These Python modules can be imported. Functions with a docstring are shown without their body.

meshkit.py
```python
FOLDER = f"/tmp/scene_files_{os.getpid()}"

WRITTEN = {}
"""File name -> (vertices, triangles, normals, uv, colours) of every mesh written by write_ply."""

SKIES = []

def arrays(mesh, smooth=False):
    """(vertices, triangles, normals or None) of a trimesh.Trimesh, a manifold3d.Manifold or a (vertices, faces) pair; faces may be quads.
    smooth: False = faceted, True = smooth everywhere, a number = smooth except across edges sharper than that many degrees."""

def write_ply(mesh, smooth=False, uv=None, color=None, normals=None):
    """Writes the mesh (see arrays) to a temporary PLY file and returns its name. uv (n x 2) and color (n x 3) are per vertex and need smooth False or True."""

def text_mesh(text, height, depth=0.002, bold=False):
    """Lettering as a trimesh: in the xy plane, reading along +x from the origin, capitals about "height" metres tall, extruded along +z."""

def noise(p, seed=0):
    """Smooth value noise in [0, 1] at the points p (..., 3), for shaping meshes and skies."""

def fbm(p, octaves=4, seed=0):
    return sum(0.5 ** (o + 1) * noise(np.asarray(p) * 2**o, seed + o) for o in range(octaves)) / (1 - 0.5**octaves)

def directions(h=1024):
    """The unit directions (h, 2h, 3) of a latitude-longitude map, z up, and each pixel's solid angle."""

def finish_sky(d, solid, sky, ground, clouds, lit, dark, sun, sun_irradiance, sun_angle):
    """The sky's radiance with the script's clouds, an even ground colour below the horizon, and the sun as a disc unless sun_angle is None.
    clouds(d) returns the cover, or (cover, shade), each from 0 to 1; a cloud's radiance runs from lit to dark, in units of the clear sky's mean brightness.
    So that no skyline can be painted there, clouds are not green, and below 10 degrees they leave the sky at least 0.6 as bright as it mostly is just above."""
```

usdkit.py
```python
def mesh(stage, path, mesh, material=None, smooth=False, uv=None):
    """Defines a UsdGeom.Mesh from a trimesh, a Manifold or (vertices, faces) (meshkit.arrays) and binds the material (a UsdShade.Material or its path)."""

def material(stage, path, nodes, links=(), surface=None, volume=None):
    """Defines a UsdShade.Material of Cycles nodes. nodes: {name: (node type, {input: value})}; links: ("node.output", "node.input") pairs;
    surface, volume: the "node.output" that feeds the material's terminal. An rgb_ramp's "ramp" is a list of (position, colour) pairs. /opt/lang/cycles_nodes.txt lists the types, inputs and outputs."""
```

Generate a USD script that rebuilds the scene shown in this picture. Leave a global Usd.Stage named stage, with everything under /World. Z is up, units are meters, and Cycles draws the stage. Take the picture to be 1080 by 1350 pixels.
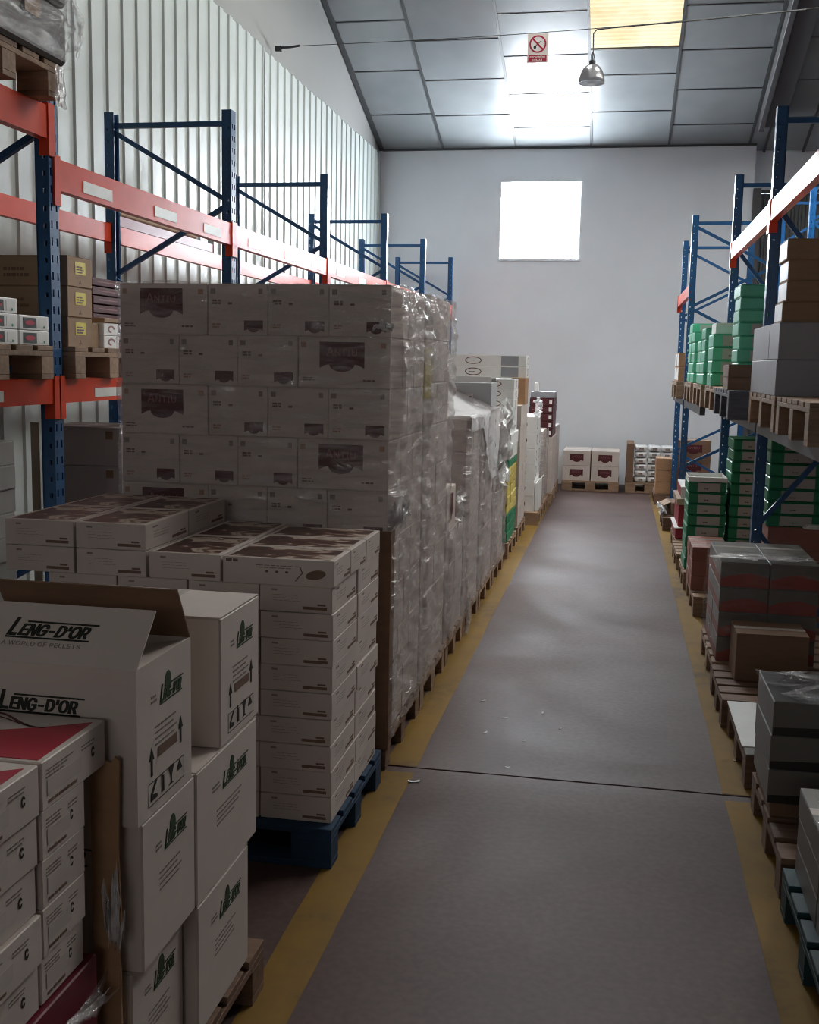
import math, random
import numpy as np
import trimesh
import shapely.geometry as sg
from shapely import affinity
from pxr import Usd, UsdGeom, UsdLux, Gf, Sdf, Vt, UsdShade
import usdkit, meshkit

stage = Usd.Stage.CreateInMemory()
UsdGeom.SetStageUpAxis(stage, UsdGeom.Tokens.z)
UsdGeom.SetStageMetersPerUnit(stage, 1.0)
UsdGeom.Xform.Define(stage, '/World')
UsdGeom.Scope.Define(stage, '/World/Looks')
rng = random.Random(7)

# ------------------------------------------------------------------ camera, light, exposure
EXPOSURE = 0.08
WINDOW_STRENGTH = 95.0
UNSEEN_SKYLIGHT_STRENGTH = 18.0
RIGHT_FILL_STRENGTH = 12.0
CREAM_STRENGTH = 1.3
REAR_FILL_STRENGTH = 3.6
cam = UsdGeom.Camera.Define(stage, '/World/camera')
_r, _u, _b = (0.982401, 0.185733, 0.019802), (-0.044236, 0.128354, 0.990741), (0.181471, -0.974181, 0.134311)
m = Gf.Matrix4d(*_r, 0, *_u, 0, *_b, 0, 0.0, 0.0, 1.75, 1)
cam.AddTransformOp().Set(m)
cam.CreateHorizontalApertureAttr(36.0)
cam.CreateVerticalApertureAttr(45.0)
cam.CreateFocalLengthAttr(1443.16 / 1080 * 36.0)
cam.CreateClippingRangeAttr(Gf.Vec2f(0.05, 200))
cam.CreateExposureAttr(EXPOSURE)

dome = UsdLux.DomeLight.Define(stage, '/World/sky')
dome.CreateIntensityAttr(1.0)
dome.CreateColorAttr(Gf.Vec3f(0.75, 0.85, 1.0))

# ------------------------------------------------------------------ materials
M = {}
def mat(name, nodes, links, surface):
    M[name] = usdkit.material(stage, '/World/Looks/' + name, nodes, links, surface=surface)
    return M[name]

def plain(name, col, rough=0.6, var=0.12, scale=6.0, metallic=0.0, spec=0.5, bump=0.0, stretch=(1, 1, 1), detail=4.0, rnd=0.0, coat=0.0):
    """a principled surface whose colour wanders a little with object-space noise"""
    c = np.array(col, float)
    lo, hi = np.clip(c * (1 - var), 0, 1), np.clip(c * (1 + var), 0, 1)
    nodes = {'tc': ('texture_coordinate', {}), 'mp': ('mapping', {'scale': stretch}),
             'n': ('noise_texture', {'scale': scale, 'detail': detail, 'roughness': 0.6}),
             'r': ('rgb_ramp', {'ramp': [(0.25, tuple(lo)), (0.75, tuple(hi))]}),
             'p': ('principled_bsdf', {'roughness': rough, 'metallic': metallic, 'specular_ior_level': spec, 'coat_weight': coat})}
    links = [('tc.object', 'mp.vector'), ('mp.vector', 'n.vector'), ('n.fac', 'r.fac')]
    last = 'r.color'
    if rnd:
        nodes['oi'] = ('object_info', {})
        nodes['mr'] = ('map_range', {'from_min': 0.0, 'from_max': 1.0, 'to_min': 1 - rnd, 'to_max': 1 + rnd})
        nodes['h'] = ('hsv', {'hue': 0.5, 'saturation': 1.0, 'fac': 1.0})
        links += [('oi.random', 'mr.value'), ('mr.result', 'h.value'), (last, 'h.color')]
        last = 'h.color'
    links.append((last, 'p.base_color'))
    if bump:
        nodes['b'] = ('bump', {'strength': bump, 'distance': 0.01})
        links += [('n.fac', 'b.height'), ('b.normal', 'p.normal')]
    return mat(name, nodes, links, 'p.BSDF')

plain('white_board', (0.60, 0.525, 0.48), 0.55, 0.05, 5, rnd=0.05, bump=0.05)
plain('grey_board', (0.55, 0.485, 0.46), 0.6, 0.06, 5, rnd=0.05, bump=0.05)
plain('kraft', (0.33, 0.215, 0.125), 0.75, 0.10, 7, rnd=0.08, bump=0.08, stretch=(1, 1, 5))
plain('dark_kraft', (0.20, 0.115, 0.07), 0.75, 0.10, 7, rnd=0.08, bump=0.06, stretch=(1, 1, 5))
plain('orange_kraft', (0.42, 0.24, 0.13), 0.75, 0.10, 7, rnd=0.06, bump=0.06, stretch=(1, 1, 5))
plain('label_panel', (0.43, 0.41, 0.38), 0.5, 0.06, 8)
plain('band_red', (0.30, 0.055, 0.042), 0.45, 0.15, 8)
plain('dark_crimson', (0.15, 0.008, 0.022), 0.45, 0.12, 8)
plain('dull_board', (0.35, 0.30, 0.28), 0.6, 0.06, 5, rnd=0.05)
plain('light_grey_board', (0.50, 0.52, 0.53), 0.5, 0.05, 6)
plain('red_kraft', (0.30, 0.115, 0.085), 0.6, 0.12, 6, rnd=0.08)
plain('ink', (0.014, 0.016, 0.012), 0.6, 0.2, 20)
plain('green_ink', (0.02, 0.05, 0.018), 0.6, 0.2, 20)
plain('faint_ink', (0.24, 0.21, 0.19), 0.6, 0.25, 40)
plain('brown_ink', (0.17, 0.10, 0.07), 0.6, 0.2, 30)
plain('orange_ink', (0.42, 0.24, 0.17), 0.6, 0.2, 30)
plain('maroon', (0.085, 0.014, 0.02), 0.5, 0.2, 12)
plain('maroon_light', (0.30, 0.12, 0.13), 0.5, 0.1, 12)
plain('swoosh_red', (0.40, 0.013, 0.035), 0.35, 0.08, 8)
plain('crimson', (0.34, 0.02, 0.045), 0.45, 0.12, 8)
plain('box_green', (0.005, 0.20, 0.085), 0.45, 0.12, 8, rnd=0.08)
plain('mint_green', (0.10, 0.52, 0.33), 0.4, 0.10, 8, rnd=0.08)
plain('yellow_board', (0.62, 0.50, 0.13), 0.5, 0.10, 8, rnd=0.06)
plain('yellow_label', (0.70, 0.58, 0.06), 0.5, 0.08, 20)
plain('paper', (0.80, 0.80, 0.78), 0.5, 0.04, 10)
plain('tape', (0.45, 0.36, 0.26), 0.25, 0.06, 12)
plain('clear_tape', (0.62, 0.57, 0.53), 0.2, 0.05, 12)
plain('blue_paint', (0.012, 0.078, 0.205), 0.38, 0.18, 9)
plain('bright_blue_paint', (0.02, 0.16, 0.46), 0.38, 0.12, 9)
plain('orange_paint', (0.66, 0.062, 0.022), 0.30, 0.12, 5, spec=0.28)
plain('dark_red_paint', (0.22, 0.02, 0.025), 0.4, 0.15, 5)
plain('galvanised', (0.45, 0.46, 0.47), 0.4, 0.15, 12, metallic=0.8)
plain('dark_steel', (0.03, 0.032, 0.036), 0.5, 0.2, 8)
plain('black_plastic', (0.012, 0.012, 0.013), 0.35, 0.2, 12)
plain('label_white', (0.72, 0.72, 0.68), 0.45, 0.06, 18)
plain('blue_pallet', (0.004, 0.036, 0.085), 0.7, 0.3, 10, rnd=0.1, stretch=(1, 6, 1))
plain('teal_pallet', (0.007, 0.040, 0.048), 0.6, 0.3, 10, rnd=0.1)
plain('wood', (0.30, 0.195, 0.125), 0.8, 0.28, 5, rnd=0.18, bump=0.2, stretch=(1, 7, 7))
plain('dark_wood', (0.17, 0.10, 0.065), 0.8, 0.3, 5, rnd=0.18, bump=0.2, stretch=(1, 7, 7))
plain('grey_wood', (0.10, 0.105, 0.125), 0.8, 0.3, 5, rnd=0.12, bump=0.2, stretch=(1, 7, 7))
plain('wall_paint', (0.80, 0.84, 0.88), 0.8, 0.035, 1.3, bump=0.04)
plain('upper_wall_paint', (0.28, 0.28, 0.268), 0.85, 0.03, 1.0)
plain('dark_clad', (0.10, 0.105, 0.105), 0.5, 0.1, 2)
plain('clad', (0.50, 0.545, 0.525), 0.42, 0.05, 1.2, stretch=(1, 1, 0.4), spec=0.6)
plain('ceiling_bar', (0.055, 0.06, 0.065), 0.5, 0.1, 8)
plain('dark_rafter', (0.075, 0.075, 0.08), 0.6, 0.1, 3)
plain('plastic_foil_white', (0.80, 0.80, 0.80), 0.25, 0.05, 8)
plain('dark_wrapped', (0.060, 0.050, 0.046), 0.6, 0.3, 5, stretch=(1, 1, 12), bump=0.25)
plain('lamp_metal', (0.10, 0.10, 0.105), 0.35, 0.1, 9, metallic=0.4)
mat('lamp_dome', {'d': ('diffuse_bsdf', {'color': (0.16, 0.16, 0.165)}), 'tl': ('translucent_bsdf', {'color': (0.42, 0.42, 0.44)}), 't': ('transparent_bsdf', {'color': (0.75, 0.75, 0.77)}), 'gl': ('glossy_bsdf', {'color': (0.8, 0.8, 0.8), 'roughness': 0.2}),
    'm1': ('mix_closure', {'fac': 0.4}), 'm2': ('mix_closure', {'fac': 0.25}), 'm3': ('mix_closure', {'fac': 0.10})},
    [('d.BSDF', 'm1.closure1'), ('tl.BSDF', 'm1.closure2'), ('m1.closure', 'm2.closure1'), ('t.BSDF', 'm2.closure2'), ('m2.closure', 'm3.closure1'), ('gl.BSDF', 'm3.closure2')], 'm3.closure')
plain('bulb_glass', (0.9, 0.9, 0.88), 0.08, 0.02, 9)
plain('sign_white', (0.80, 0.72, 0.68), 0.4, 0.04, 9)
plain('sign_red', (0.42, 0.015, 0.05), 0.4, 0.06, 9)
plain('wire_black', (0.05, 0.05, 0.05), 0.5, 0.1, 9)
plain('photo_cream', (0.55, 0.42, 0.30), 0.4, 0.35, 14, detail=6)
plain('teal_print', (0.04, 0.20, 0.18), 0.4, 0.2, 9)
plain('black_board', (0.022, 0.022, 0.022), 0.32, 0.15, 6)
plain('olive_grey_board', (0.145, 0.135, 0.12), 0.4, 0.08, 6, rnd=0.05)
plain('blue_grey_board', (0.30, 0.31, 0.34), 0.5, 0.06, 6)

# ceiling sheets: laminated, a soft sheen
mat('ceiling_sheet', {'tc': ('texture_coordinate', {}), 'n': ('noise_texture', {'scale': 1.6, 'detail': 3.0}),
    'r': ('rgb_ramp', {'ramp': [(0.3, (0.205, 0.225, 0.235)), (0.7, (0.25, 0.272, 0.283))]}),
    'oi': ('object_info', {}), 'mr': ('map_range', {'to_min': 0.92, 'to_max': 1.08}), 'h': ('hsv', {}),
    'p': ('principled_bsdf', {'roughness': 0.27, 'specular_ior_level': 0.75})},
    [('tc.object', 'n.vector'), ('n.fac', 'r.fac'), ('r.color', 'h.color'), ('oi.random', 'mr.value'), ('mr.result', 'h.value'), ('h.color', 'p.base_color')], 'p.BSDF')

# photo print on the lids of the flat cartons: dark brown and cream blotches
mat('photo_print', {'tc': ('texture_coordinate', {}), 'mp': ('mapping', {'scale': (1, 1.7, 1)}), 'n': ('noise_texture', {'scale': 7.5, 'detail': 3.0, 'distortion': 1.2}),
    'r': ('rgb_ramp', {'ramp': [(0.34, (0.04, 0.018, 0.012)), (0.50, (0.11, 0.048, 0.034)), (0.555, (0.22, 0.12, 0.085)), (0.60, (0.52, 0.45, 0.38)), (0.66, (0.50, 0.40, 0.32)), (0.72, (0.14, 0.05, 0.03))]}),
    'p': ('principled_bsdf', {'roughness': 0.4})},
    [('tc.object', 'mp.vector'), ('mp.vector', 'n.vector'), ('n.fac', 'r.fac'), ('r.color', 'p.base_color')], 'p.BSDF')

# floor: sealed concrete, brownish grey, with scuffs; a soft sheen
mat('floor', {'g': ('geometry', {}), 'n': ('noise_texture', {'scale': 1.1, 'detail': 6.0, 'roughness': 0.65}),
    'n2': ('noise_texture', {'scale': 38.0, 'detail': 4.0}), 'n3': ('noise_texture', {'scale': 0.55, 'detail': 3.0, 'distortion': 1.5}),
    'r': ('rgb_ramp', {'ramp': [(0.3, (0.074, 0.045, 0.039)), (0.7, (0.106, 0.066, 0.058))]}),
    'r2': ('rgb_ramp', {'ramp': [(0.35, (0.85, 0.85, 0.85)), (0.65, (1.1, 1.1, 1.1))]}),
    'mx': ('mix', {'mix_type': 'multiply', 'fac': 1.0}),
    'rr': ('map_range', {'from_min': 0.3, 'from_max': 0.7, 'to_min': 0.58, 'to_max': 0.72, 'clamp': True}),
    'b': ('bump', {'strength': 0.05, 'distance': 0.003}),
    'p': ('principled_bsdf', {'specular_ior_level': 0.26})},
    [('g.position', 'n.vector'), ('g.position', 'n2.vector'), ('g.position', 'n3.vector'), ('n.fac', 'r.fac'), ('n2.fac', 'r2.fac'), ('r.color', 'mx.color1'), ('r2.color', 'mx.color2'), ('mx.color', 'p.base_color'),
     ('n3.fac', 'rr.value'), ('rr.result', 'p.roughness'), ('n2.fac', 'b.height'), ('b.normal', 'p.normal')], 'p.BSDF')

# yellow lane paint, worn through to the concrete in patches
mat('lane_paint', {'g': ('geometry', {}), 'n': ('noise_texture', {'scale': 5.0, 'detail': 8.0, 'roughness': 0.75}), 'n2': ('noise_texture', {'scale': 0.9, 'detail': 3.0}),
    'ad': ('mix', {'fac': 0.5}),
    'r': ('rgb_ramp', {'ramp': [(0.40, (0.25, 0.145, 0.030)), (0.54, (0.21, 0.125, 0.034)), (0.66, (0.11, 0.074, 0.045))]}),
    'p': ('principled_bsdf', {'roughness': 0.7, 'specular_ior_level': 0.12})},
    [('g.position', 'n.vector'), ('g.position', 'n2.vector'), ('n.fac', 'ad.color1'), ('n2.fac', 'ad.color2'), ('ad.color', 'r.fac'), ('r.color', 'p.base_color')], 'p.BSDF')

def film_material(name, lo, hi, tint, stretch=(3, 3, 16), rough=0.10, gloss=(0.03, 0.24)):
    mat(name, {'g': ('geometry', {}), 'mp': ('mapping', {'scale': stretch, 'rotation': (0.5, 0.35, 0.2)}), 'n': ('noise_texture', {'scale': 1.6, 'detail': 5.0, 'roughness': 0.6, 'distortion': 0.8}),
        'mr': ('map_range', {'from_min': 0.42, 'from_max': 0.72, 'to_min': lo, 'to_max': hi, 'clamp': True}),
        'mg': ('map_range', {'from_min': 0.38, 'from_max': 0.70, 'to_min': gloss[0], 'to_max': gloss[1], 'clamp': True}),
        'b': ('bump', {'strength': 1.0, 'distance': 0.03}),
        't': ('transparent_bsdf', {'color': (0.97, 0.97, 0.97)}), 'd': ('diffuse_bsdf', {'color': tint}), 'gl': ('glossy_bsdf', {'color': (0.95, 0.95, 0.95), 'roughness': rough}),
        'm1': ('mix_closure', {}), 'm2': ('mix_closure', {})},
        [('g.position', 'mp.vector'), ('mp.vector', 'n.vector'), ('n.fac', 'mr.value'), ('n.fac', 'mg.value'), ('n.fac', 'b.height'), ('b.normal', 'gl.normal'),
         ('mr.result', 'm1.fac'), ('t.BSDF', 'm1.closure1'), ('d.BSDF', 'm1.closure2'), ('mg.result', 'm2.fac'), ('m1.closure', 'm2.closure1'), ('gl.BSDF', 'm2.closure2')], 'm2.closure')
film_material('film', 0.03, 0.22, (0.62, 0.60, 0.60))
film_material('creased_film', 0.16, 0.55, (0.62, 0.57, 0.555), (2.5, 2.5, 14), 0.12, (0.05, 0.34))  # aisle side only: lit haze put into a paler, denser film colour
film_material('thin_film', 0.0, 0.06, (0.5, 0.48, 0.46), (2.5, 2.5, 14), 0.10, (0.01, 0.08))
film_material('milky_film', 0.30, 0.75, (0.78, 0.77, 0.78), (4, 4, 8), 0.14, (0.1, 0.35))
film_material('bright_film', 0.40, 0.85, (0.86, 0.86, 0.87), (3, 3, 6), 0.14, (0.12, 0.40))
film_material('white_drape', 0.62, 0.95, (0.86, 0.86, 0.88), (2, 2, 4), 0.2, (0.05, 0.25))

def emit(name, col, strength, ribs=False):
    nodes = {'e': ('emission', {'color': col, 'strength': strength})}
    links = []
    if ribs:
        nodes.update({'tc': ('texture_coordinate', {}), 'w': ('wave_texture', {'bands_direction': 'y', 'scale': 4.2, 'distortion': 0.4}),
                      'n': ('noise_texture', {'scale': 3.0, 'detail': 4.0}), 'r': ('rgb_ramp', {'ramp': [(0.0, tuple(0.80 * c for c in col)), (1.0, col)]}),
                      'r2': ('rgb_ramp', {'ramp': [(0.3, (0.86, 0.80, 0.66)), (0.6, (1, 1, 1))]}), 'mx': ('mix', {'mix_type': 'multiply', 'fac': 1.0})})
        links = [('tc.object', 'w.vector'), ('w.fac', 'r.fac'), ('tc.object', 'n.vector'), ('n.fac', 'r2.fac'), ('r.color', 'mx.color1'), ('r2.color', 'mx.color2'), ('mx.color', 'e.color')]
    mat(name, nodes, links, 'e.emission')
emit('window_glow', (0.86, 0.93, 1.0), WINDOW_STRENGTH)
emit('skylight_glow', (0.97, 1.0, 0.965), UNSEEN_SKYLIGHT_STRENGTH)
emit('dim_skylight_glow', (1.0, 0.95, 0.86), UNSEEN_SKYLIGHT_STRENGTH * 0.06)
emit('bulb_glow', (1.0, 0.98, 0.94), 3.0)
emit('right_skylight_glow', (1.0, 0.98, 0.95), RIGHT_FILL_STRENGTH)
emit('rear_fill_glow', (1.0, 0.96, 0.92), REAR_FILL_STRENGTH)
emit('cream_skylight_glow', (1.0, 0.88, 0.62), CREAM_STRENGTH, ribs=True)

# ------------------------------------------------------------------ helpers
USED = {}
def unique(parent, name):
    k = (parent, name)
    n = USED.get(k, 0); USED[k] = n + 1
    return f'{parent}/{name}' if n == 0 else f'{parent}/{name}_{n:03d}'

def tag(prim, label=None, cat=None, group=None, kind=None):
    for k, v in (('label', label), ('category', cat), ('group', group), ('kind', kind)):
        if v: prim.SetCustomDataByKey(k, v)
    if label and label != '-':
        n = len(label.split())
        if cat and not 4 <= n <= 16: print('LABEL LENGTH', n, label)
    return prim

def thing(name, label, cat, loc=(0, 0, 0), rz=0.0, group=None, kind=None):
    p = unique('/World', name)
    x = UsdGeom.Xform.Define(stage, p)
    x.AddTranslateOp().Set(Gf.Vec3d(*map(float, loc))); x.AddRotateZOp().Set(float(rz))
    tag(x.GetPrim(), label, cat, group, kind)
    return p

def part(parent, name, mesh, material, label=None, smooth=False, kind=None):
    p = unique(parent, name)
    m = usdkit.mesh(stage, p, mesh, M[material], smooth=smooth)
    tag(m.GetPrim(), label, None, None, kind)
    return p

PROTO = {}
def place(name, key, build, loc, rz, label, cat, group=None):
    p = thing(name, label, cat, loc, rz, group)
    if key in PROTO:
        prim = stage.GetPrimAtPath(p)
        prim.GetReferences().AddInternalReference(PROTO[key]); prim.SetInstanceable(True)
    else:
        PROTO[key] = p
        build(p)
    return p

def cat_(ms): return trimesh.util.concatenate(ms)

def box(x0, x1, y0, y1, z0, z1):
    b = trimesh.creation.box((x1 - x0, y1 - y0, z1 - z0)); b.apply_translation(((x0 + x1) / 2, (y0 + y1) / 2, (z0 + z1) / 2)); return b

def cbox(x0, x1, y0, y1, z0, z1, c=0.004):
    """a box with chamfered edges (44 triangles)"""
    lo, hi = np.array([x0, y0, z0]), np.array([x1, y1, z1])
    pts = []
    for i in range(8):
        s = np.array([(i >> k) & 1 for k in range(3)])
        corner = np.where(s, hi, lo); inw = np.where(s, -c, c)
        for k in range(3):
            p = corner + inw; p[k] = corner[k]; pts.append(p)
    return trimesh.convex.convex_hull(np.array(pts))

def bar(a, b, w, h, up=(0, 0, 1)):
    """a rectangular bar from a to b, w across, h along up"""
    a, b, up = np.array(a, float), np.array(b, float), np.array(up, float)
    t = b - a; L = np.linalg.norm(t); t /= L
    s = np.cross(t, up); s /= np.linalg.norm(s); u = np.cross(s, t)
    m = trimesh.creation.box((w, L, h))
    T = np.eye(4); T[:3, 0], T[:3, 1], T[:3, 2], T[:3, 3] = s, t, u, (a + b) / 2
    m.apply_transform(T); return m

def tube(pts, r, n=6):
    pts = [np.array(p, float) for p in pts]; out = []
    for a, b in zip(pts, pts[1:]):
        out.append(trimesh.creation.cylinder(r, segment=(a, b), sections=n))
    return cat_(out)

def ext(poly, d): 
    gs = getattr(poly, 'geoms', [poly])
    return cat_([trimesh.creation.extrude_polygon(g, d, engine='earcut') for g in gs])

FACE = {'F': ((1, 0, 0), (0, 0, 1), (0, -1, 0)), 'B': ((-1, 0, 0), (0, 0, 1), (0, 1, 0)), 'R': ((0, 1, 0), (0, 0, 1), (1, 0, 0)), 'L': ((0, -1, 0), (0, 0, 1), (-1, 0, 0)), 'T': ((1, 0, 0), (0, 1, 0), (0, 0, 1))}
def on_face(mesh, face, W, D, H, u, v, lift=0.0006):
    """puts flat artwork (drawn in xy, thickness +z) on a face of a W x D x H box whose base centre is the origin; u, v from the face's lower left corner"""
    U, V, N = (np.array(a, float) for a in FACE[face])
    o = {'F': (-W / 2, -D / 2, 0), 'B': (W / 2, D / 2, 0), 'R': (W / 2, -D / 2, 0), 'L': (-W / 2, D / 2, 0), 'T': (-W / 2, -D / 2, H)}[face]
    T = np.eye(4); T[:3, 0], T[:3, 1], T[:3, 2] = U, V, N; T[:3, 3] = np.array(o) + u * U + v * V + lift * N
    m = mesh.copy(); m.apply_transform(T); return m

def rect(w, h, d=0.0006): return box(0, w, 0, h, 0, d)
TXT = {}
def text(t, h, width=None, slant=0.0, bold=False):
    k = (t, bold)
    if k not in TXT: TXT[k] = meshkit.text_mesh(t, 1.0, 0.02, bold)
    m = TXT[k].copy(); v = m.vertices.copy()
    v[:, 0] -= v[:, 0].min()
    sx = h if width is None else width / v[:, 0].max()
    v[:, 0] *= sx; v[:, 1] *= h; v[:, 2] *= 0.0006 / 0.02
    v[:, 0] += slant * v[:, 1]
    m.vertices = v; return m
def lines(w, h, n, seed, thick=0.35):
    """rows of print too small to read, as short dashes"""
    r = random.Random(seed); out = []
    for i in range(n):
        y = h * (n - 1 - i) / n; x = 0.0; stop = w * r.uniform(0.6, 1.0)
        while x < stop - 0.006:
            l = min(r.uniform(0.010, 0.03), stop - x); b = rect(l, h / n * thick); b.apply_translation((x, y, 0)); out.append(b); x += l + 0.004
    return cat_(out)
def shift(m, x, y, z=0): m = m.copy(); m.apply_translation((x, y, z)); return m

def badge(w, h):
    """the maroon label with its scalloped lower edge"""
    pts = [(0, h), (w, h), (w, h * 0.12), (w * 0.88, h * 0.22), (w * 0.78, h * 0.25)]
    pts += [(w / 2 + 0.28 * w * math.cos(a), h * 0.25 - h * 0.25 * math.sin(a)) for a in np.linspace(0.15, math.pi - 0.15, 11)]
    pts += [(w * 0.22, h * 0.25), (w * 0.12, h * 0.22), (0, h * 0.12)]
    return ext(sg.Polygon(pts), 0.0006)

def carton_body(p, W, D, H, board, tape='clear_tape', along='x', c=0.003, flaps=True):
    if not flaps:
        part(p, 'body', cbox(-W / 2, W / 2, -D / 2, D / 2, 0, H, c), board); return
    part(p, 'body', cbox(-W / 2, W / 2, -D / 2, D / 2, 0, H - 0.003, c), board)
    g = 0.0015
    if along == 'x':
        part(p, 'top_flap', box(-W / 2 + .001, W / 2 - .001, -D / 2 + .001, -g, H - 0.003, H), board)
        part(p, 'top_flap', box(-W / 2 + .001, W / 2 - .001, g, D / 2 - .001, H - 0.003, H), board)
        part(p, 'tape_strip', box(-W / 2, W / 2, -.025, .025, H, H + 0.0005), tape)
    else:
        part(p, 'top_flap', box(-W / 2 + .001, -g, -D / 2 + .001, D / 2 - .001, H - 0.003, H), board)
        part(p, 'top_flap', box(g, W / 2 - .001, -D / 2 + .001, D / 2 - .001, H - 0.003, H), board)
        part(p, 'tape_strip', box(-.025, .025, -D / 2, D / 2, H, H + 0.0005), tape)

def put_carton(name, key, build, x0, x1, y0, y1, z0, label, cat='carton', group=None, rz=None, jit=0.0):
    a = rng.uniform(-1, 1) * (0.5 if rz is None else 0)
    return place(name, key, build, ((x0 + x1) / 2 + rng.uniform(-jit, jit), (y0 + y1) / 2 + rng.uniform(-jit, jit), z0), (a if jit else 0.0) + (rz or 0.0), label, cat, group)

def prints(p, name, items, face, W, D, H, material):
    for m_, u, v in items: part(p, name, on_face(shift(m_, u, v), face, W, D, H, 0, 0), material)

ORD = ['first', 'second', 'third', 'fourth', 'fifth', 'sixth', 'seventh', 'eighth', 'ninth', 'tenth', 'eleventh', 'twelfth']
def row_from_top(i): return 'top row' if i == 0 else f'{ORD[i]} row down'

# ------------------------------------------------------------------ pallets
def build_pallet(p, L, W, wood, n_top=5, h=0.144):
    """L along x (the deck boards' way), W along y, 0.144 high"""
    bw = W / n_top * 0.80
    gap = (W - n_top * bw) / (n_top - 1)
    for i in range(n_top):
        y0 = -W / 2 + i * (bw + gap)
        part(p, 'deck_board', cbox(-L / 2, L / 2, y0, y0 + bw, h - 0.022, h, 0.002), wood)
    for i, x in enumerate((-L / 2 + 0.0725, 0, L / 2 - 0.0725)):
        part(p, 'cross_board', cbox(x - 0.0725, x + 0.0725, -W / 2, W / 2, h - 0.044, h - 0.0222, 0.002), wood)
        for y in (-W / 2 + 0.05, 0, W / 2 - 0.05):
            part(p, 'block', cbox(x - 0.0725, x + 0.0725, y - 0.05, y + 0.05, 0.022, h - 0.0442, 0.002), wood)
    for y in (-W / 2 + 0.05, 0, W / 2 - 0.05):
        part(p, 'base_board', cbox(-L / 2, L / 2, y - 0.05, y + 0.05, 0.0, 0.0218, 0.002), wood)

def pallet(x0, x1, y0, y1, z, wood, label, group=None, n_top=5, h=0.144):
    L, W = round(x1 - x0, 3), round(y1 - y0, 3)
    return place('pallet', ('pallet', L, W, wood, n_top, h), lambda p: build_pallet(p, L, W, wood, n_top, h), ((x0 + x1) / 2, (y0 + y1) / 2, z), 0.0, label, 'pallet', group)

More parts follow.
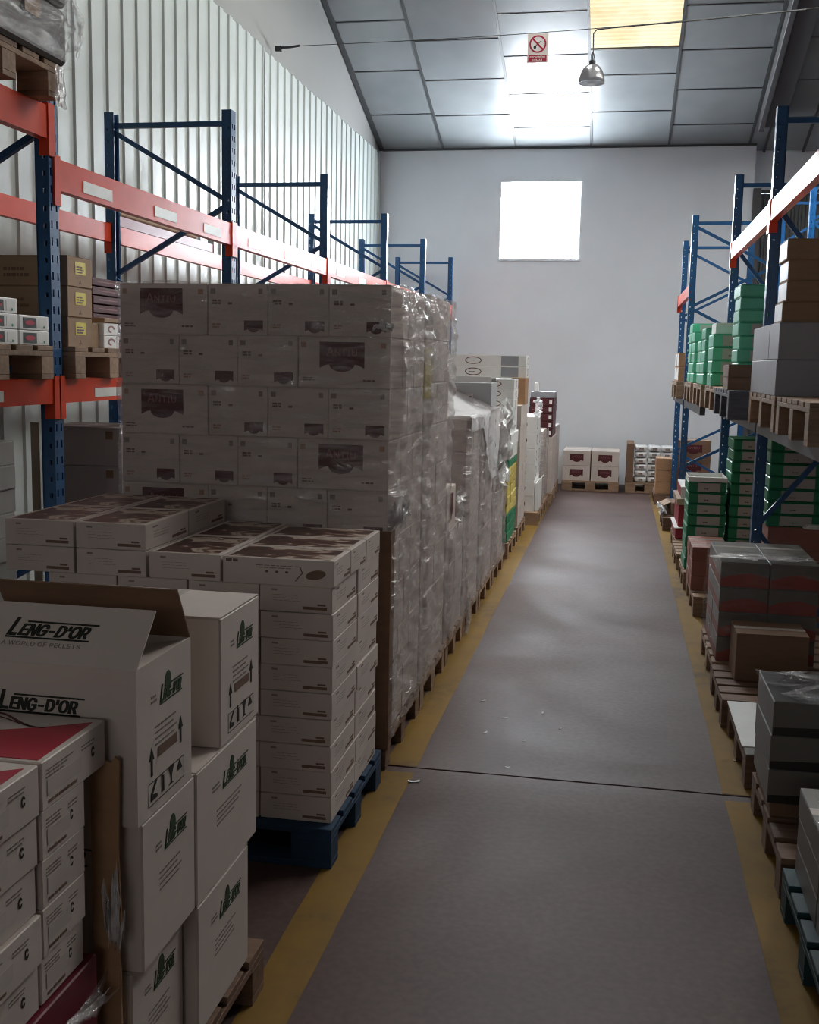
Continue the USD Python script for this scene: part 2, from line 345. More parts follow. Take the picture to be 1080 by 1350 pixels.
# ------------------------------------------------------------------ stretch film
def film_mesh(x0, x1, y0, y1, z0, z1, seed, off=0.012, amp=0.010, step=0.045, diag=0.6, split=False, bulge=0.0):
    """a loop of film round a stack, with ridged creases running down at a slant, and folded a little over the top"""
    x0, x1, y0, y1 = x0 - off, x1 + off, y0 - off, y1 + off
    ring = np.array(sg.box(x0, y0, x1, y1).buffer(-0.02).buffer(0.02).exterior.coords)[:-1]
    seg = np.linalg.norm(np.roll(ring, -1, 0) - ring, axis=1); tot = seg.sum()
    n = int(tot / step); s = np.arange(n) / n * tot; cum = np.concatenate([[0], np.cumsum(seg)])
    k = np.clip(np.searchsorted(cum, s, 'right') - 1, 0, len(seg) - 1); t = (s - cum[k]) / seg[k]
    xy = ring[k] * (1 - t)[:, None] + np.roll(ring, -1, 0)[k] * t[:, None]
    c = xy.mean(0)
    d = np.roll(xy, -1, 0) - np.roll(xy, 1, 0); nrm = np.stack([d[:, 1], -d[:, 0]], 1); nrm /= np.linalg.norm(nrm, axis=1, keepdims=True)
    if ((xy - c) * nrm).sum() < 0: nrm = -nrm
    m = int((z1 - z0) / step) + 1; z = np.linspace(z0, z1, m)
    S, Z = np.meshgrid(s, z)
    A = (S + diag * Z) * 2.2; B = (Z - diag * S * 0.5) * 9
    p = np.stack([A, B, np.full_like(A, seed)], -1)
    # closes round the loop: fade the two ends together
    w = np.clip((tot - S) / 0.3, 0, 1)
    p2 = p.copy(); p2[..., 0] -= tot * 2.2; p2[..., 1] += diag * tot * 4.5
    nz = lambda q: 1 - np.abs(2 * meshkit.noise(q * 1.7, seed) - 1) * 1.0
    h = nz(p) * w + nz(p2) * (1 - w)
    h = amp * (h ** 2) + amp * 0.4 * meshkit.noise(p * 4.1, seed + 3)
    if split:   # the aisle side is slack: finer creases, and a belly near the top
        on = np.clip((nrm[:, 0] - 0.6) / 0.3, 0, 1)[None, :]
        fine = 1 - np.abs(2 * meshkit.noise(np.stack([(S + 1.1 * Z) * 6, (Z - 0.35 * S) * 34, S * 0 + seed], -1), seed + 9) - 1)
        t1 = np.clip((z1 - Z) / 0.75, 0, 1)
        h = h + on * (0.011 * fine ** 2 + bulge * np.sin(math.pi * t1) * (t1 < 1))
    X = xy[None, :, 0] + nrm[None, :, 0] * h; Y = xy[None, :, 1] + nrm[None, :, 1] * h
    zz = Z + 0.02 * (meshkit.noise(np.stack([S * 5, S * 0, S * 0 + seed], -1), seed) - 0.5) * ((Z > z1 - 1e-6) | (Z < z0 + 1e-6))
    V = np.stack([X, Y, zz], -1).reshape(-1, 3)
    i, j = np.meshgrid(np.arange(m - 1), np.arange(n), indexing='ij'); j2 = (j + 1) % n
    q = np.stack([i * n + j, i * n + j2, (i + 1) * n + j2, (i + 1) * n + j], -1).reshape(-1, 4)
    if not split: return V, q
    aisle = (np.broadcast_to(nrm[:, 0] > 0.6, (m - 1, n))).reshape(-1)
    def pick(k):
        used = np.unique(q[k]); at = np.zeros(len(V), int); at[used] = np.arange(len(used)); return V[used], at[q[k]]
    return pick(~aisle), pick(aisle)

def stretch_film(x0, x1, y0, y1, z0, z1, seed, label, material='film', **kw):
    p = thing('stretch_film', label, 'plastic film')
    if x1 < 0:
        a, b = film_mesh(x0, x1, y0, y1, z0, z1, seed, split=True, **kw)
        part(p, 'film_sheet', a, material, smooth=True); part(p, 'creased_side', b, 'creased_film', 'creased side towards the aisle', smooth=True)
    else: part(p, 'film_sheet', film_mesh(x0, x1, y0, y1, z0, z1, seed, **kw), material, smooth=True)
    return p

def crumpled(cx, cy, cz, sx, sy, sz, seed, n=22):
    """a crumpled handful of film: a rough folded surface"""
    u, v = np.meshgrid(np.linspace(0, 1, n), np.linspace(0, 1, n))
    p = np.stack([u * 4, v * 4, np.full_like(u, seed * 1.3)], -1)
    f = lambda k: meshkit.fbm(p * 1.5, 3, seed + k) - 0.5
    X = cx + (u - .5) * sx + f(1) * sx * 0.9; Y = cy + (v - .5) * sy + f(2) * sy * 0.9; Z = cz + f(3) * sz * 2.0
    V = np.stack([X, Y, Z], -1).reshape(-1, 3)
    i, j = np.meshgrid(np.arange(n - 1), np.arange(n - 1), indexing='ij')
    q = np.stack([i * n + j, i * n + j + 1, (i + 1) * n + j + 1, (i + 1) * n + j], -1).reshape(-1, 4)
    return V, q

# ------------------------------------------------------------------ the building
XL, XR, YB, YF, EAVE, SLOPE = -3.65, 1.80, 16.8, -6.0, 4.95, 0.325
YRIDGE = 4.0
def roof_z(y): return EAVE + SLOPE * ((YB - y) if y > YRIDGE else (YB - YRIDGE) - (YRIDGE - y))

def struct(name, mesh, material, parent=None, smooth=False, label=None):
    if parent: return part(parent, name, mesh, material, label, smooth)
    p = unique('/World', name)
    tag(usdkit.mesh(stage, p, mesh, M[material], smooth=smooth).GetPrim(), label, None, None, 'structure'); return p
def sgroup(name, label=None):
    p = unique('/World', name); x = UsdGeom.Xform.Define(stage, p); tag(x.GetPrim(), label, None, None, 'structure'); return p

# floor: two slabs with a ragged open joint between them
fl = sgroup('floor')
yj = 4.52
def slab(y0, y1):
    pts = [(-4.2, y0), (6.0, y0)] if y0 < 0 else [(x, yj + 0.007 + 0.006 * meshkit.noise(np.array([[x * 9, 1.0, 0]]))[0] + 0.0015) for x in np.linspace(-4.2, 6.0, 240)]
    pts += [(6.0, y1), (-4.2, y1)] if y1 > 10 else [(x, yj - 0.006 * meshkit.noise(np.array([[x * 11, 7.0, 0]]))[0]) for x in np.linspace(6.0, -4.2, 240)]
    m = ext(sg.Polygon(pts), 0.12); m.apply_translation((0, 0, -0.12)); return m
part(fl, 'slab', slab(YF, yj), 'floor'); part(fl, 'slab', slab(yj, 17.4), 'floor')
part(fl, 'joint_bed', box(-4.2, 6.0, yj - 0.05, yj + 0.05, -0.16, -0.03), 'dark_rafter')

def lane(x0, x1, seed):
    """a painted stripe with slightly wavering edges, broken at the joint"""
    out = []
    for ya, yb in ((-1.0, yj - 0.008), (yj + 0.014, YB - 0.75)):
        ys = np.arange(ya, yb, 0.06); w = lambda k: 0.005 * (meshkit.fbm(np.stack([ys * 2.2, ys * 0 + k, ys * 0], -1), 3, seed) - 0.5) * 2
        out.append(ext(sg.Polygon(list(zip(x0 + w(0), ys)) + list(zip(x1 + w(5), ys))[::-1]), 0.0012))
    return cat_(out)
struct('floor_marking', lane(-0.935, -0.79, 3), 'lane_paint'); struct('floor_marking', lane(0.508, 0.655, 5), 'lane_paint')

# back wall with its window opening
WX0, WX1, WZ0, WZ1 = -1.83, -0.645, 3.335, 4.46
wb = sg.box(XL - 0.1, -0.05, XR, EAVE + 0.02).difference(sg.box(WX0, WZ0, WX1, WZ1))
m_ = ext(wb, 0.30); m_.apply_transform(np.array([[1, 0, 0, 0], [0, 0, 1, YB], [0, 1, 0, 0], [0, 0, 0, 1.0]])); m_.invert()
struct('wall_back', m_, 'wall_paint')
w_ = sgroup('window_1', 'bright square window high in the back wall')
fr = 0.022
part(w_, 'frame', cat_([cbox(WX0, WX0 + fr, YB + .09, YB + .13, WZ0, WZ1), cbox(WX1 - fr, WX1, YB + .09, YB + .13, WZ0, WZ1), cbox(WX0 + fr, WX1 - fr, YB + .09, YB + .13, WZ0, WZ0 + fr), cbox(WX0 + fr, WX1 - fr, YB + .09, YB + .13, WZ1 - fr, WZ1)]), 'plastic_foil_white')
part(w_, 'pane', box(WX0 + fr, WX1 - fr, YB + .105, YB + .11, WZ0 + fr, WZ1 - fr), 'window_glow')
part(w_, 'sill', cbox(WX0 - 0.02, WX1 + 0.02, YB - 0.02, YB + .09, WZ0 - 0.03, WZ0), 'wall_paint')

# the bay to the right of the back wall: a light band over dark cladding, a little further back
struct('wall_back', box(XR + 0.005, 6.0, YB + 0.25, YB + 0.40, 4.33, 4.95), 'wall_paint')
def ribbed(a0, a1, z0, z1, pitch, top, depth, axis, at, facing, thick=0.002):
    """trapezoid sheet: runs along axis from a0 to a1, ribs point to facing"""
    xs, d = [], []
    a = a0
    slope = depth * 0.7
    flat = pitch - top - 2 * slope
    while a < a1 - 1e-6:
        for l, h in ((0, 0), (flat, 0), (flat + slope, 1), (flat + slope + top, 1)):
            if a + l <= a1: xs.append(a + l); d.append(h * depth)
        a += pitch
    xs.append(a1); d.append(0.0)
    V, q = [], []
    for x, h in zip(xs, d):
        for z in (z0, z1):
            for k in (0, thick):
                c = at + facing * (h + k)
                V.append((c, x, z) if axis == 'y' else (x, c, z))
    n = len(xs)
    for i in range(n - 1):
        b, e = 4 * i, 4 * (i + 1)
        q += [(b + 1, e + 1, e + 3, b + 3), (b, b + 2, e + 2, e), (b + 2, b + 3, e + 3, e + 2), (b, e, e + 1, b + 1)]
    q += [(0, 1, 3, 2), (4 * n - 4, 4 * n - 2, 4 * n - 1, 4 * n - 3)]
    m = trimesh.Trimesh(np.array(V), np.vstack([np.array(q)[:, [0, 1, 2]], np.array(q)[:, [0, 2, 3]]]), process=False)
    trimesh.repair.fix_normals(m); return m
dk = sgroup('wall_back_lower')
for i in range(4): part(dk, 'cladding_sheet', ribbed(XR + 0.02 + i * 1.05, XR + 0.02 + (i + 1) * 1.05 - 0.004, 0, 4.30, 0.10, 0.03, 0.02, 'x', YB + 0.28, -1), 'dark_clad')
struct('trim_1', cbox(XR + 0.005, 6.0, YB + 0.18, YB + 0.25, 4.30, 4.345), 'dark_rafter')
struct('trim_2', cbox(XR - 0.01, XR + 0.10, YB - 0.06, YB + 0.25, 0, 4.33), 'dark_rafter')

# left wall: profiled sheets up to eave height, plain wall above
wl = sgroup('wall_left', 'pale profiled metal cladding of the left wall')
ya = -6.05
while ya < YB - 0.1:
    yb = min(ya + 1.0, YB - 0.01)
    if abs(yb - 10.95) < 0.3: yb = 11.165
    part(wl, 'cladding_sheet', ribbed(ya, yb - 0.002, 0.0, 4.90 if ya < 11.1 else 4.87 + 0.02 * rng.random(), 0.25, 0.085, 0.016, 'y', XL - 0.03, 1), 'clad')
    ya = yb if abs(yb - 11.165) > 1e-6 else 11.205
struct('trim_3', box(XL - 0.05, XL - 0.034, 11.10, 11.30, 0, 4.86), 'ceiling_bar')  # dark strip added to stand for the shade inside the sheet gap
up = sg.Polygon([(YF, 0), (YB, 0), (YB, roof_z(YB) + .05), (YRIDGE, roof_z(YRIDGE) + .05), (YF, roof_z(YF) + .05)])
def yz(poly, x, d):
    m = ext(poly, d); m.apply_transform(np.array([[0, 0, 1, x], [1, 0, 0, 0], [0, 1, 0, 0], [0, 0, 0, 1.0]])); return m
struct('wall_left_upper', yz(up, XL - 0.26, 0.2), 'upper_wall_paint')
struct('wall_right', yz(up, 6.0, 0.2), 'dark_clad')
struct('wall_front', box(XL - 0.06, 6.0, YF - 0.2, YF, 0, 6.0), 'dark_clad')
w_ = sgroup('window_9', 'long window in the wall behind the camera')  # added glowing panel that fills the camera-facing sides
part(w_, 'frame', cat_([box(-2.3, 1.3, YF + .001, YF + .05, z, z + .06) for z in (2.3, 3.64)] + [box(x, x + .06, YF + .001, YF + .05, 2.36, 3.64) for x in (-2.3, -1.1, .06, 1.24)]), 'galvanised')
part(w_, 'pane', box(-2.24, 1.24, YF + .012, YF + .02, 2.36, 3.64), 'rear_fill_glow')

# roof lining: sheets between dark bars, row lines staggered from column to column; a cream roof light, and added unseen ones
BARS = [XL, -2.725, -1.63, -0.53, 0.58, 1.70]
ROWS = [(0.99, 1.07), (0.93, 0.88), (0.56, 0.87), (0.94, 0.88), (0.56, 0.88)]
cs = 1 / math.sqrt(1 + SLOPE * SLOPE)
LEN = (YB - YRIDGE) / cs
def on_roof(m):
    """x stays, y = distance down-roof measured up from the eave, z = into the room"""
    T = np.eye(4); T[:3, 1] = (0, -cs, SLOPE * cs); T[:3, 2] = (0, -SLOPE * cs, -cs); T[:3, 3] = (0, YB, EAVE); T[:3, 0] = (1, 0, 0)
    m = m.copy(); m.apply_transform(T); return m
ce = sgroup('ceiling', 'grey roof lining sheets between dark bars')
SKY = []
for c, (first, stepd) in enumerate(ROWS):
    x0, x1 = BARS[c] + 0.012, BARS[c + 1] - 0.012
    cuts = [0.0]; d = first
    while d < LEN: cuts.append(d); d += stepd
    cuts.append(LEN)
    if c == 3: cuts = [0.0, 0.94, 1.82, 2.41, 4.15] + list(np.arange(5.03, LEN, 0.88)) + [LEN]
    for k, (a, b) in enumerate(zip(cuts, cuts[1:])):
        glow = None
        if c == 3 and abs(a - 2.41) < .01: glow = 'cream_skylight_glow'
        if c in (2, 4) and 4.1 < a < 12.5: glow = 'skylight_glow' if a < 6.6 else 'dim_skylight_glow'  # out-of-view roof lights, lanes and strengths set to light the hall
        if glow: SKY.append((x0, x1, a, b, glow)); continue
        part(ce, 'lining_sheet', on_roof(cbox(x0, x1, a + 0.008, b - 0.008, -0.03, 0.0, 0.004)), 'ceiling_sheet')
        if k: part(ce, 'cross_bar', on_roof(box(x0, x1, a - 0.009, a + 0.009, -0.028, 0.006)), 'ceiling_bar')
for i, (x0, x1, a, b, glow) in enumerate(SKY):
    w = sgroup(f'window_{i + 20}', 'cream translucent ribbed roof light' if 'cream' in glow else None)
    if 'cream' in glow:   # ribbed translucent sheet
        xs = np.linspace(a + 0.01, b - 0.01, 120); h = 0.008 * np.sin(xs * 2 * math.pi / 0.075)
        V = np.array([(x, y, z - 0.012 + t) for t in (0, -0.003) for x in (x0, x1) for y, z in zip(xs, h)]); n = len(xs); q = []
        for t in (0, 1):
            o = 2 * n * t
            for j in range(n - 1): q.append((o + j, o + j + 1, o + n + j + 1, o + n + j))
        part(w, 'pane', on_roof(trimesh.Trimesh(V, np.vstack([np.array(q)[:, [0, 1, 2]], np.array(q)[:, [0, 2, 3]]]), process=False)), glow)
        part(w, 'frame', on_roof(cat_([box(x0, x1, a - 0.012, a + 0.012, -0.03, 0.02), box(x0, x1, b - 0.012, b + 0.012, -0.03, 0.02)])), 'ceiling_bar')
    else:
        part(w, 'pane', on_roof(box(x0, x1, a + 0.01, b - 0.01, -0.012, -0.008)), glow)
        part(w, 'frame', on_roof(cat_([box(x0, x1, a - 0.009, a + 0.009, -0.028, 0.006), box(x0, x1, b - 0.009, b + 0.009, -0.028, 0.006)])), 'ceiling_bar')
for x in BARS[1:]: struct('trim_4', on_roof(box(x - 0.017, x + 0.017, 0, LEN, -0.03, 0.012)), 'ceiling_bar')
struct('trim_5', on_roof(box(XL - 0.05, XL + 0.022, 0, LEN, -0.03, 0.014)), 'ceiling_bar')
struct('trim_6', box(XL, XR, YB - 0.025, YB - 0.001, EAVE - 0.022, EAVE + 0.004), 'ceiling_bar')
# right of the last bar: a deep dark rafter, then the darker sheets of the next bay
struct('trim_7', on_roof(cbox(1.735, 1.80, 0.72, LEN, 0.0, 0.22)), 'dark_rafter')
struct('trim_8', on_roof(cbox(1.80, 2.06, 0.72, LEN, 0.10, 0.16)), 'dark_rafter')
RL = []
c2 = sgroup('ceiling_right', 'darker roof lining sheets beyond the rafter')
for c, (x0, x1) in enumerate(((1.72, 1.92), (1.93, 2.46), (2.48, 3.60), (3.62, 4.74), (4.76, 6.0))):
    d = -0.2
    for k in range(16):
        b = d + (0.9 if c % 2 else 0.97)
        if c in (2, 3) and 3.5 < d < 8.6:
            RL.append((x0, x1, d, min(b, LEN)))
        else: part(c2, 'lining_sheet', on_roof(cbox(x0, x1, d + 0.01, min(b, LEN) - 0.01, -0.03 + 0.02 * (c > 1), 0.02 * (c > 1), 0.004)), 'ceiling_sheet')
        d = b
        if d > LEN - 0.2: break
    struct('trim_9', on_roof(box(x1 - 0.01, x1 + 0.025, -0.2, LEN, -0.03, 0.026)), 'ceiling_bar')
for i, (x0, x1, a, b) in enumerate(RL):  # added glowing panels, out of view, to brighten the left row's aisle faces
    w = sgroup(f'window_{i + 50}')
    part(w, 'pane', on_roof(box(x0, x1, a + 0.01, b - 0.01, 0.005, 0.010)), 'right_skylight_glow')
    part(w, 'frame', on_roof(cat_([box(x0, x1, a - 0.009, a + 0.009, -0.01, 0.026), box(x0, x1, b - 0.009, b + 0.009, -0.01, 0.026)])), 'ceiling_bar')
struct('roof', on_roof(box(XL - 0.3, 6.2, -0.6, LEN + 0.1, -0.20, -0.04)), 'dark_rafter')
rf = box(XL - 0.3, 6.2, YF - 0.2, YRIDGE + .1, 0, 0.1); v = rf.vertices.copy(); v[:, 2] += [roof_z(min(y, YRIDGE - 1e-6)) for y in v[:, 1]]; rf.vertices = v
struct('roof', rf, 'dark_rafter')

# ------------------------------------------------------------------ pallet racks
def post_mesh(H, face):
    """upright section 80 x 60, perforated; face = +1 or -1: which way along x the slotted web looks; web at x = 0"""
    w, dp, t = 0.08, 0.062, 0.003
    web = sg.box(-w / 2, 0, w / 2, H); holes = []
    for k in range(int((H - 0.1) / 0.075)):
        z = 0.08 + k * 0.075
        for y in (-0.022, 0.022): holes.append(sg.box(y - 0.006, z - 0.017, y + 0.006, z + 0.017))
    web = web.difference(sg.MultiPolygon(holes))
    side = sg.box(0, 0, dp, H).difference(sg.MultiPolygon([sg.box(0.012, 0.06 + k * 0.075, 0.026, 0.082 + k * 0.075) for k in range(int((H - 0.1) / 0.075))]))
    out = []
    a = ext(web, t); a.apply_transform(np.array([[0, 0, 1, -t], [1, 0, 0, 0], [0, 1, 0, 0], [0, 0, 0, 1.0]])); out.append(a)
    for s in (-1, 1):
        b = ext(side, t); b.apply_transform(np.array([[-1, 0, 0, -t], [0, 0, 1, s * (w / 2 - t / 2) - t / 2], [0, 1, 0, 0], [0, 0, 0, 1.0]])); b.fix_normals(); out.append(b)
        out.append(box(-dp, -dp + t, min(s * w / 2, s * w / 2 - s * 0.016), max(s * w / 2, s * w / 2 - s * 0.016), 0, H))
    out.append(box(-0.09, 0.02, -0.06, 0.06, 0, 0.006))
    m = cat_(out)
    if face < 0: m.apply_transform(np.diag([-1, 1, 1, 1.0])); m.invert()
    return m
POSTS = {}
def rack_frame(p, x_front, x_back, y, H, paint, z_top, dz, first_front=False, side=1, brace_to=0.2, z_start=None):
    for x, f in ((x_front, side), (x_back, -side)):
        k = (H, f)
        if k not in POSTS: POSTS[k] = post_mesh(H, f)
        part(p, 'upright', shift(POSTS[k], x, y), paint)
    xa, xb = x_front - side * 0.035, x_back + side * 0.035
    part(p, 'horizontal_brace', bar((xa, y, z_top), (xb, y, z_top), 0.03, 0.032), paint)
    z, at_front = z_start or z_top - 0.03, first_front
    while z - dz > brace_to:
        a, b = (xa, xb) if at_front else (xb, xa)
        part(p, 'diagonal_brace', bar((a, y + (0.0), z), (b, y, z - dz + 0.02), 0.028, 0.030), paint)
        z -= dz; at_front = not at_front
    part(p, 'horizontal_brace', bar((xa, y, 0.15), (xb, y, 0.15), 0.03, 0.032), paint)
def beam(p, x, y0, y1, z0, z1, side, paint, labels=(), ribs=False, conn=True):
    """side: which way along x the face looks; x = face plane"""
    h = z1 - z0
    prof = [(0, 0), (0, h), (-0.045, h), (-0.045, 0)]
    if ribs: prof = [(0, 0), (0, h * .2), (-.008, h * .25), (-.008, h * .42), (0, h * .47), (0, h * .56), (-.008, h * .61), (-.008, h * .78), (0, h * .83), (0, h), (-.045, h), (-.045, 0)]
    m = ext(sg.Polygon([(side * a, b) for a, b in prof]), y1 - y0)
    m.apply_transform(np.array([[1, 0, 0, x], [0, 0, 1, y0], [0, 1, 0, z0], [0, 0, 0, 1.0]])); m.fix_normals()
    b = part(p, 'beam', m, paint)
    if conn:
        for y, s in ((y0, -1), (y1, 1)):
            part(b, 'beam_connector', cat_([box(*sorted((x - side * 0.012, x + side * 0.006)), *sorted((y - s * 0.004, y + s * 0.050)), z0 - 0.07, z1 + 0.012), box(*sorted((x - side * 0.045, x + side * 0.004)), *sorted((y, y + s * 0.004)), z0 - 0.07, z1 + 0.012)]), paint)
    for a, e in labels:
        part(b, 'location_label', box(*sorted((x, x + side * 0.002)), a, e, z0 + h * 0.18, z0 + h * 0.58), 'label_white', 'white location label')
    return b

FY = [2.24, 4.61, 6.94, 9.31, 11.76, 14.13, 16.5]
XF, XBk = -2.49, -3.36
rk = thing('pallet_rack', 'long pallet rack with blue uprights and orange beams along the pale left wall', 'pallet rack')
for i, y in enumerate(FY):
    rack_frame(rk, XF, XBk, y, 3.33, 'blue_paint', 3.25, 0.475, first_front=False, side=1)
for i in range(6):
    y0, y1 = FY[i] + 0.045, FY[i + 1] - 0.045
    L = y1 - y0
    zt = (2.69, 2.83) if i == 0 else (2.485, 2.62)
    lab = [(y0 + L * f, y0 + L * f + 0.30) for f in ((0.62,) if i == 0 else (0.10, 0.46, 0.78))]
    beam(rk, XF + 0.004, y0, y1, *zt, 1, 'orange_paint', lab)
    beam(rk, XBk - 0.004, y0, y1, zt[0] + .02, zt[1], -1, 'orange_paint', ribs=False)
    # the inner side of the back beam is ribbed
    beam(rk, XF + 0.004, y0, y1, 1.54, 1.65, 1, 'orange_paint', [(y0 + 0.30, y0 + 0.60), (y0 + L * 0.72, y0 + L * 0.72 + 0.22)])
    beam(rk, XBk - 0.004, y0, y1, 1.54, 1.65, -1, 'orange_paint')


xr, xrb = 0.875, 1.72
rk2 = thing('pallet_rack', 'near pallet rack with blue uprights and pale-looking top beam right of the aisle', 'pallet rack')
for y in (2.14, 4.545, 7.18, 9.58): rack_frame(rk2, xr, xrb, y, 3.33, 'blue_paint', 3.25, 1.0, first_front=True, side=-1, z_start=2.75, brace_to=-.3)
for y0, y1 in ((2.185, 4.50), (4.59, 7.135), (7.225, 9.535)):
    beam(rk2, xr - 0.004, y0, y1, 2.655, 2.775, -1, 'orange_paint'); beam(rk2, xrb + 0.004, y0, y1, 2.655, 2.775, 1, 'orange_paint')
    beam(rk2, xr - 0.004, y0, y1, 1.362, 1.432, -1, 'dark_steel', conn=False); beam(rk2, xrb + 0.004, y0, y1, 1.362, 1.432, 1, 'dark_steel', conn=False)
rk3 = thing('pallet_rack', 'far pallet rack with blue uprights on the right, nearest the back wall', 'pallet rack')
for x, y in ((0.69, 12.0), (0.73, 14.35)): rack_frame(rk3, x, x + 0.85, y, 3.33, 'blue_paint', 3.25, 0.42, first_front=True, side=-1)
for xx, s in ((0.70, -1), (1.57, 1)):
    beam(rk3, xx, 12.045, 14.305, 2.52, 2.64, s, 'orange_paint'); beam(rk3, xx, 12.045, 14.305, 1.362, 1.432, s, 'dark_steel', conn=False)
    beam(rk3, xx, 9.66, 11.955, 1.362, 1.432, s, 'dark_steel', conn=False)
rk4 = thing('pallet_rack', 'blue rack in the next aisle, seen through the right-hand rack by the dark wall', 'pallet rack')
for y in (12.9, 15.2): rack_frame(rk4, 1.98, 2.80, y, 4.05, 'bright_blue_paint', 3.9, 0.5, side=-1)
beam(rk4, 1.976, 12.945, 15.155, 3.08, 3.17, -1, 'bright_blue_paint')

# ------------------------------------------------------------------ left foreground: white cartons with a red swoosh
g_sw = 'white cartons with printed side labels, bottom left'
SW_W, SW_H = 0.40, 0.092
def build_swoosh(D, ring):
    def b(p):
        W, H = SW_W, SW_H
        part(p, 'body', cbox(-W / 2, W / 2, -D / 2, D / 2, 0, H, 0.002), 'white_board')
        if ring == 'top':
            a = [(0.012, 0.010), (W - 0.012, 0.010), (W - 0.015, D - 0.022)]
            c = [((1 - t) * (W - 0.015) + t * 0.012, D - 0.022 - (D - 0.115) * (1 - (1 - t) ** 2.0)) for t in np.linspace(0.04, 1, 18)]
            part(p, 'swoosh', on_face(ext(sg.Polygon(a + c).buffer(0), 0.0006), 'T', W, D, H, 0, 0), 'swoosh_red')
            for q, (k0, k1) in enumerate(((0.06, 0.10), (0.09, 0.06))):
                ts = np.linspace(0, 1, 16)
                ln = sg.LineString([(W - 0.09 - t * 0.26, D - 0.075 + k0 * math.sin(t * 2.6) ** 2 - (0.02 + 0.02 * q) * t) for t in ts]).buffer(0.0016 + 0.0012 * q)
                part(p, 'printed_line', on_face(ext(ln.intersection(sg.box(0.005, 0.005, W - 0.005, D - 0.004)), 0.0006), 'T', W, D, H, 0, 0), 'maroon')
        prints(p, 'small_print', [(lines(D * 0.42, 0.020, 3, int(D * 1000) + 1), 0.015, H - 0.034), (lines(D * 0.3, 0.014, 2, 4), D * 0.6, H - 0.03)], 'R', W, D, H, 'faint_ink')
        part(p, 'lot_print', on_face(cat_([shift(lines(D * 0.55, 0.007, 1, 9, 0.8), 0.02, 0.010)]), 'R', W, D, H, 0, 0), 'brown_ink')
        part(p, 'label_panel', on_face(rect(D * 0.52, 0.030), 'R', W, D, H, 0.018, 0.024), 'grey_board')
        o = sg.Point(0, 0).buffer(1, 10); o = affinity.scale(o.difference(sg.Point(0, 0).buffer(0.6, 10)).difference(sg.box(0, -.3, 2, .3)), 0.006, 0.010)
        part(p, 'printed_mark', on_face(shift(ext(o, 0.0006), D - 0.03, H * 0.5), 'R', W, D, H, 0, 0), 'ink')
    return b
for k in range(5):
    z = 0.575 + k * (SW_H + 0.0008)
    far0, far1 = (1.705, 1.950) if k == 4 else (1.705, 1.865)
    for c, (y0, y1) in enumerate(((far0, far1), (1.450, 1.695), (1.195, 1.440))):
        D = round(y1 - y0, 3)
        top = k == 4
        lab = f"white carton with {'red swoosh on its lid' if top else 'printed side'}, {row_from_top(4 - k)}, {['end nearest the snack cartons', 'next to the end', 'third from the end'][c]}"
        dx = 0.0 if top else rng.uniform(-0.012, 0.0)
        put_carton('swoosh_carton', ('sw', D, top), build_swoosh(D, 'top' if top else ''), -0.97 - SW_W + dx, -0.97 + dx, y0, y1, z, lab, group=g_sw)
def build_plain(W, D, H, board, tape='clear_tape', along='x', deco=None, flaps=True, c=None):
    def b(p):
        carton_body(p, W, D, H, board, tape, along, c or (0.008 if board in ('mint_green', 'box_green', 'yellow_board', 'crimson', 'maroon') else 0.003), flaps=flaps)
        if deco: deco(p, W, D, H)
    return b
for c, (y0, y1) in enumerate(((1.60, 1.90), (1.295, 1.595))):
    place('red_carton', 'redc', build_plain(0.44, 0.296, 0.21, 'dark_crimson', flaps=False), (-0.97 - 0.22, (y0 + y1) / 2, 0.362), 0, f"dark red carton under the white cartons at bottom left, {['far', 'near'][c]} one", 'carton')
    place('brown_carton', 'redunder', build_plain(0.44, 0.296, 0.216, 'grey_board'), (-0.97 - 0.22, (y0 + y1) / 2, 0.145), 0, f"greyish carton at the base of the bottom left stack, {['far', 'near'][c]} one", 'carton')
pallet(-2.15, -0.965, 1.13, 1.925, 0.0, 'wood', 'wooden pallet under the white and red cartons at bottom left')
# torn corrugated sheet standing between the two stacks
p = thing('cardboard_sheet', 'brown corrugated cardboard sheet standing torn between the bottom left stacks', 'cardboard')
prof = [(-1.005, 0.0), (-0.945, 0.0), (-0.946, 0.50), (-0.950, 0.56), (-0.943, 0.62), (-0.947, 0.75), (-0.942, 0.955), (-0.952, 0.962), (-0.960, 0.948), (-0.975, 0.952), (-1.005, 0.945)]
m_ = ext(sg.Polygon(prof), 0.006); m_.apply_transform(np.array([[1, 0, 0, 0], [0, 0, -1, 1.9585], [0, 1, 0, 0], [0, 0, 0, 1.0]])); m_.fix_normals()
part(p, 'sheet', m_, 'orange_kraft')
V, q = crumpled(-0.945, 1.925, 0.66, 0.03, 0.03, 0.16, 4, 16)
p = thing('torn_wrap', 'scrap of clear film stuck on the torn cardboard sheet at bottom left', 'plastic film'); part(p, 'film_scrap', (V, q), 'milky_film', smooth=True)
p = thing('torn_wrap', 'crumpled clear film over the dark red carton at bottom left', 'plastic film')
part(p, 'film_scrap', crumpled(-0.955, 1.66, 0.50, 0.05, 0.42, 0.07, 8, 26), 'film', smooth=True)

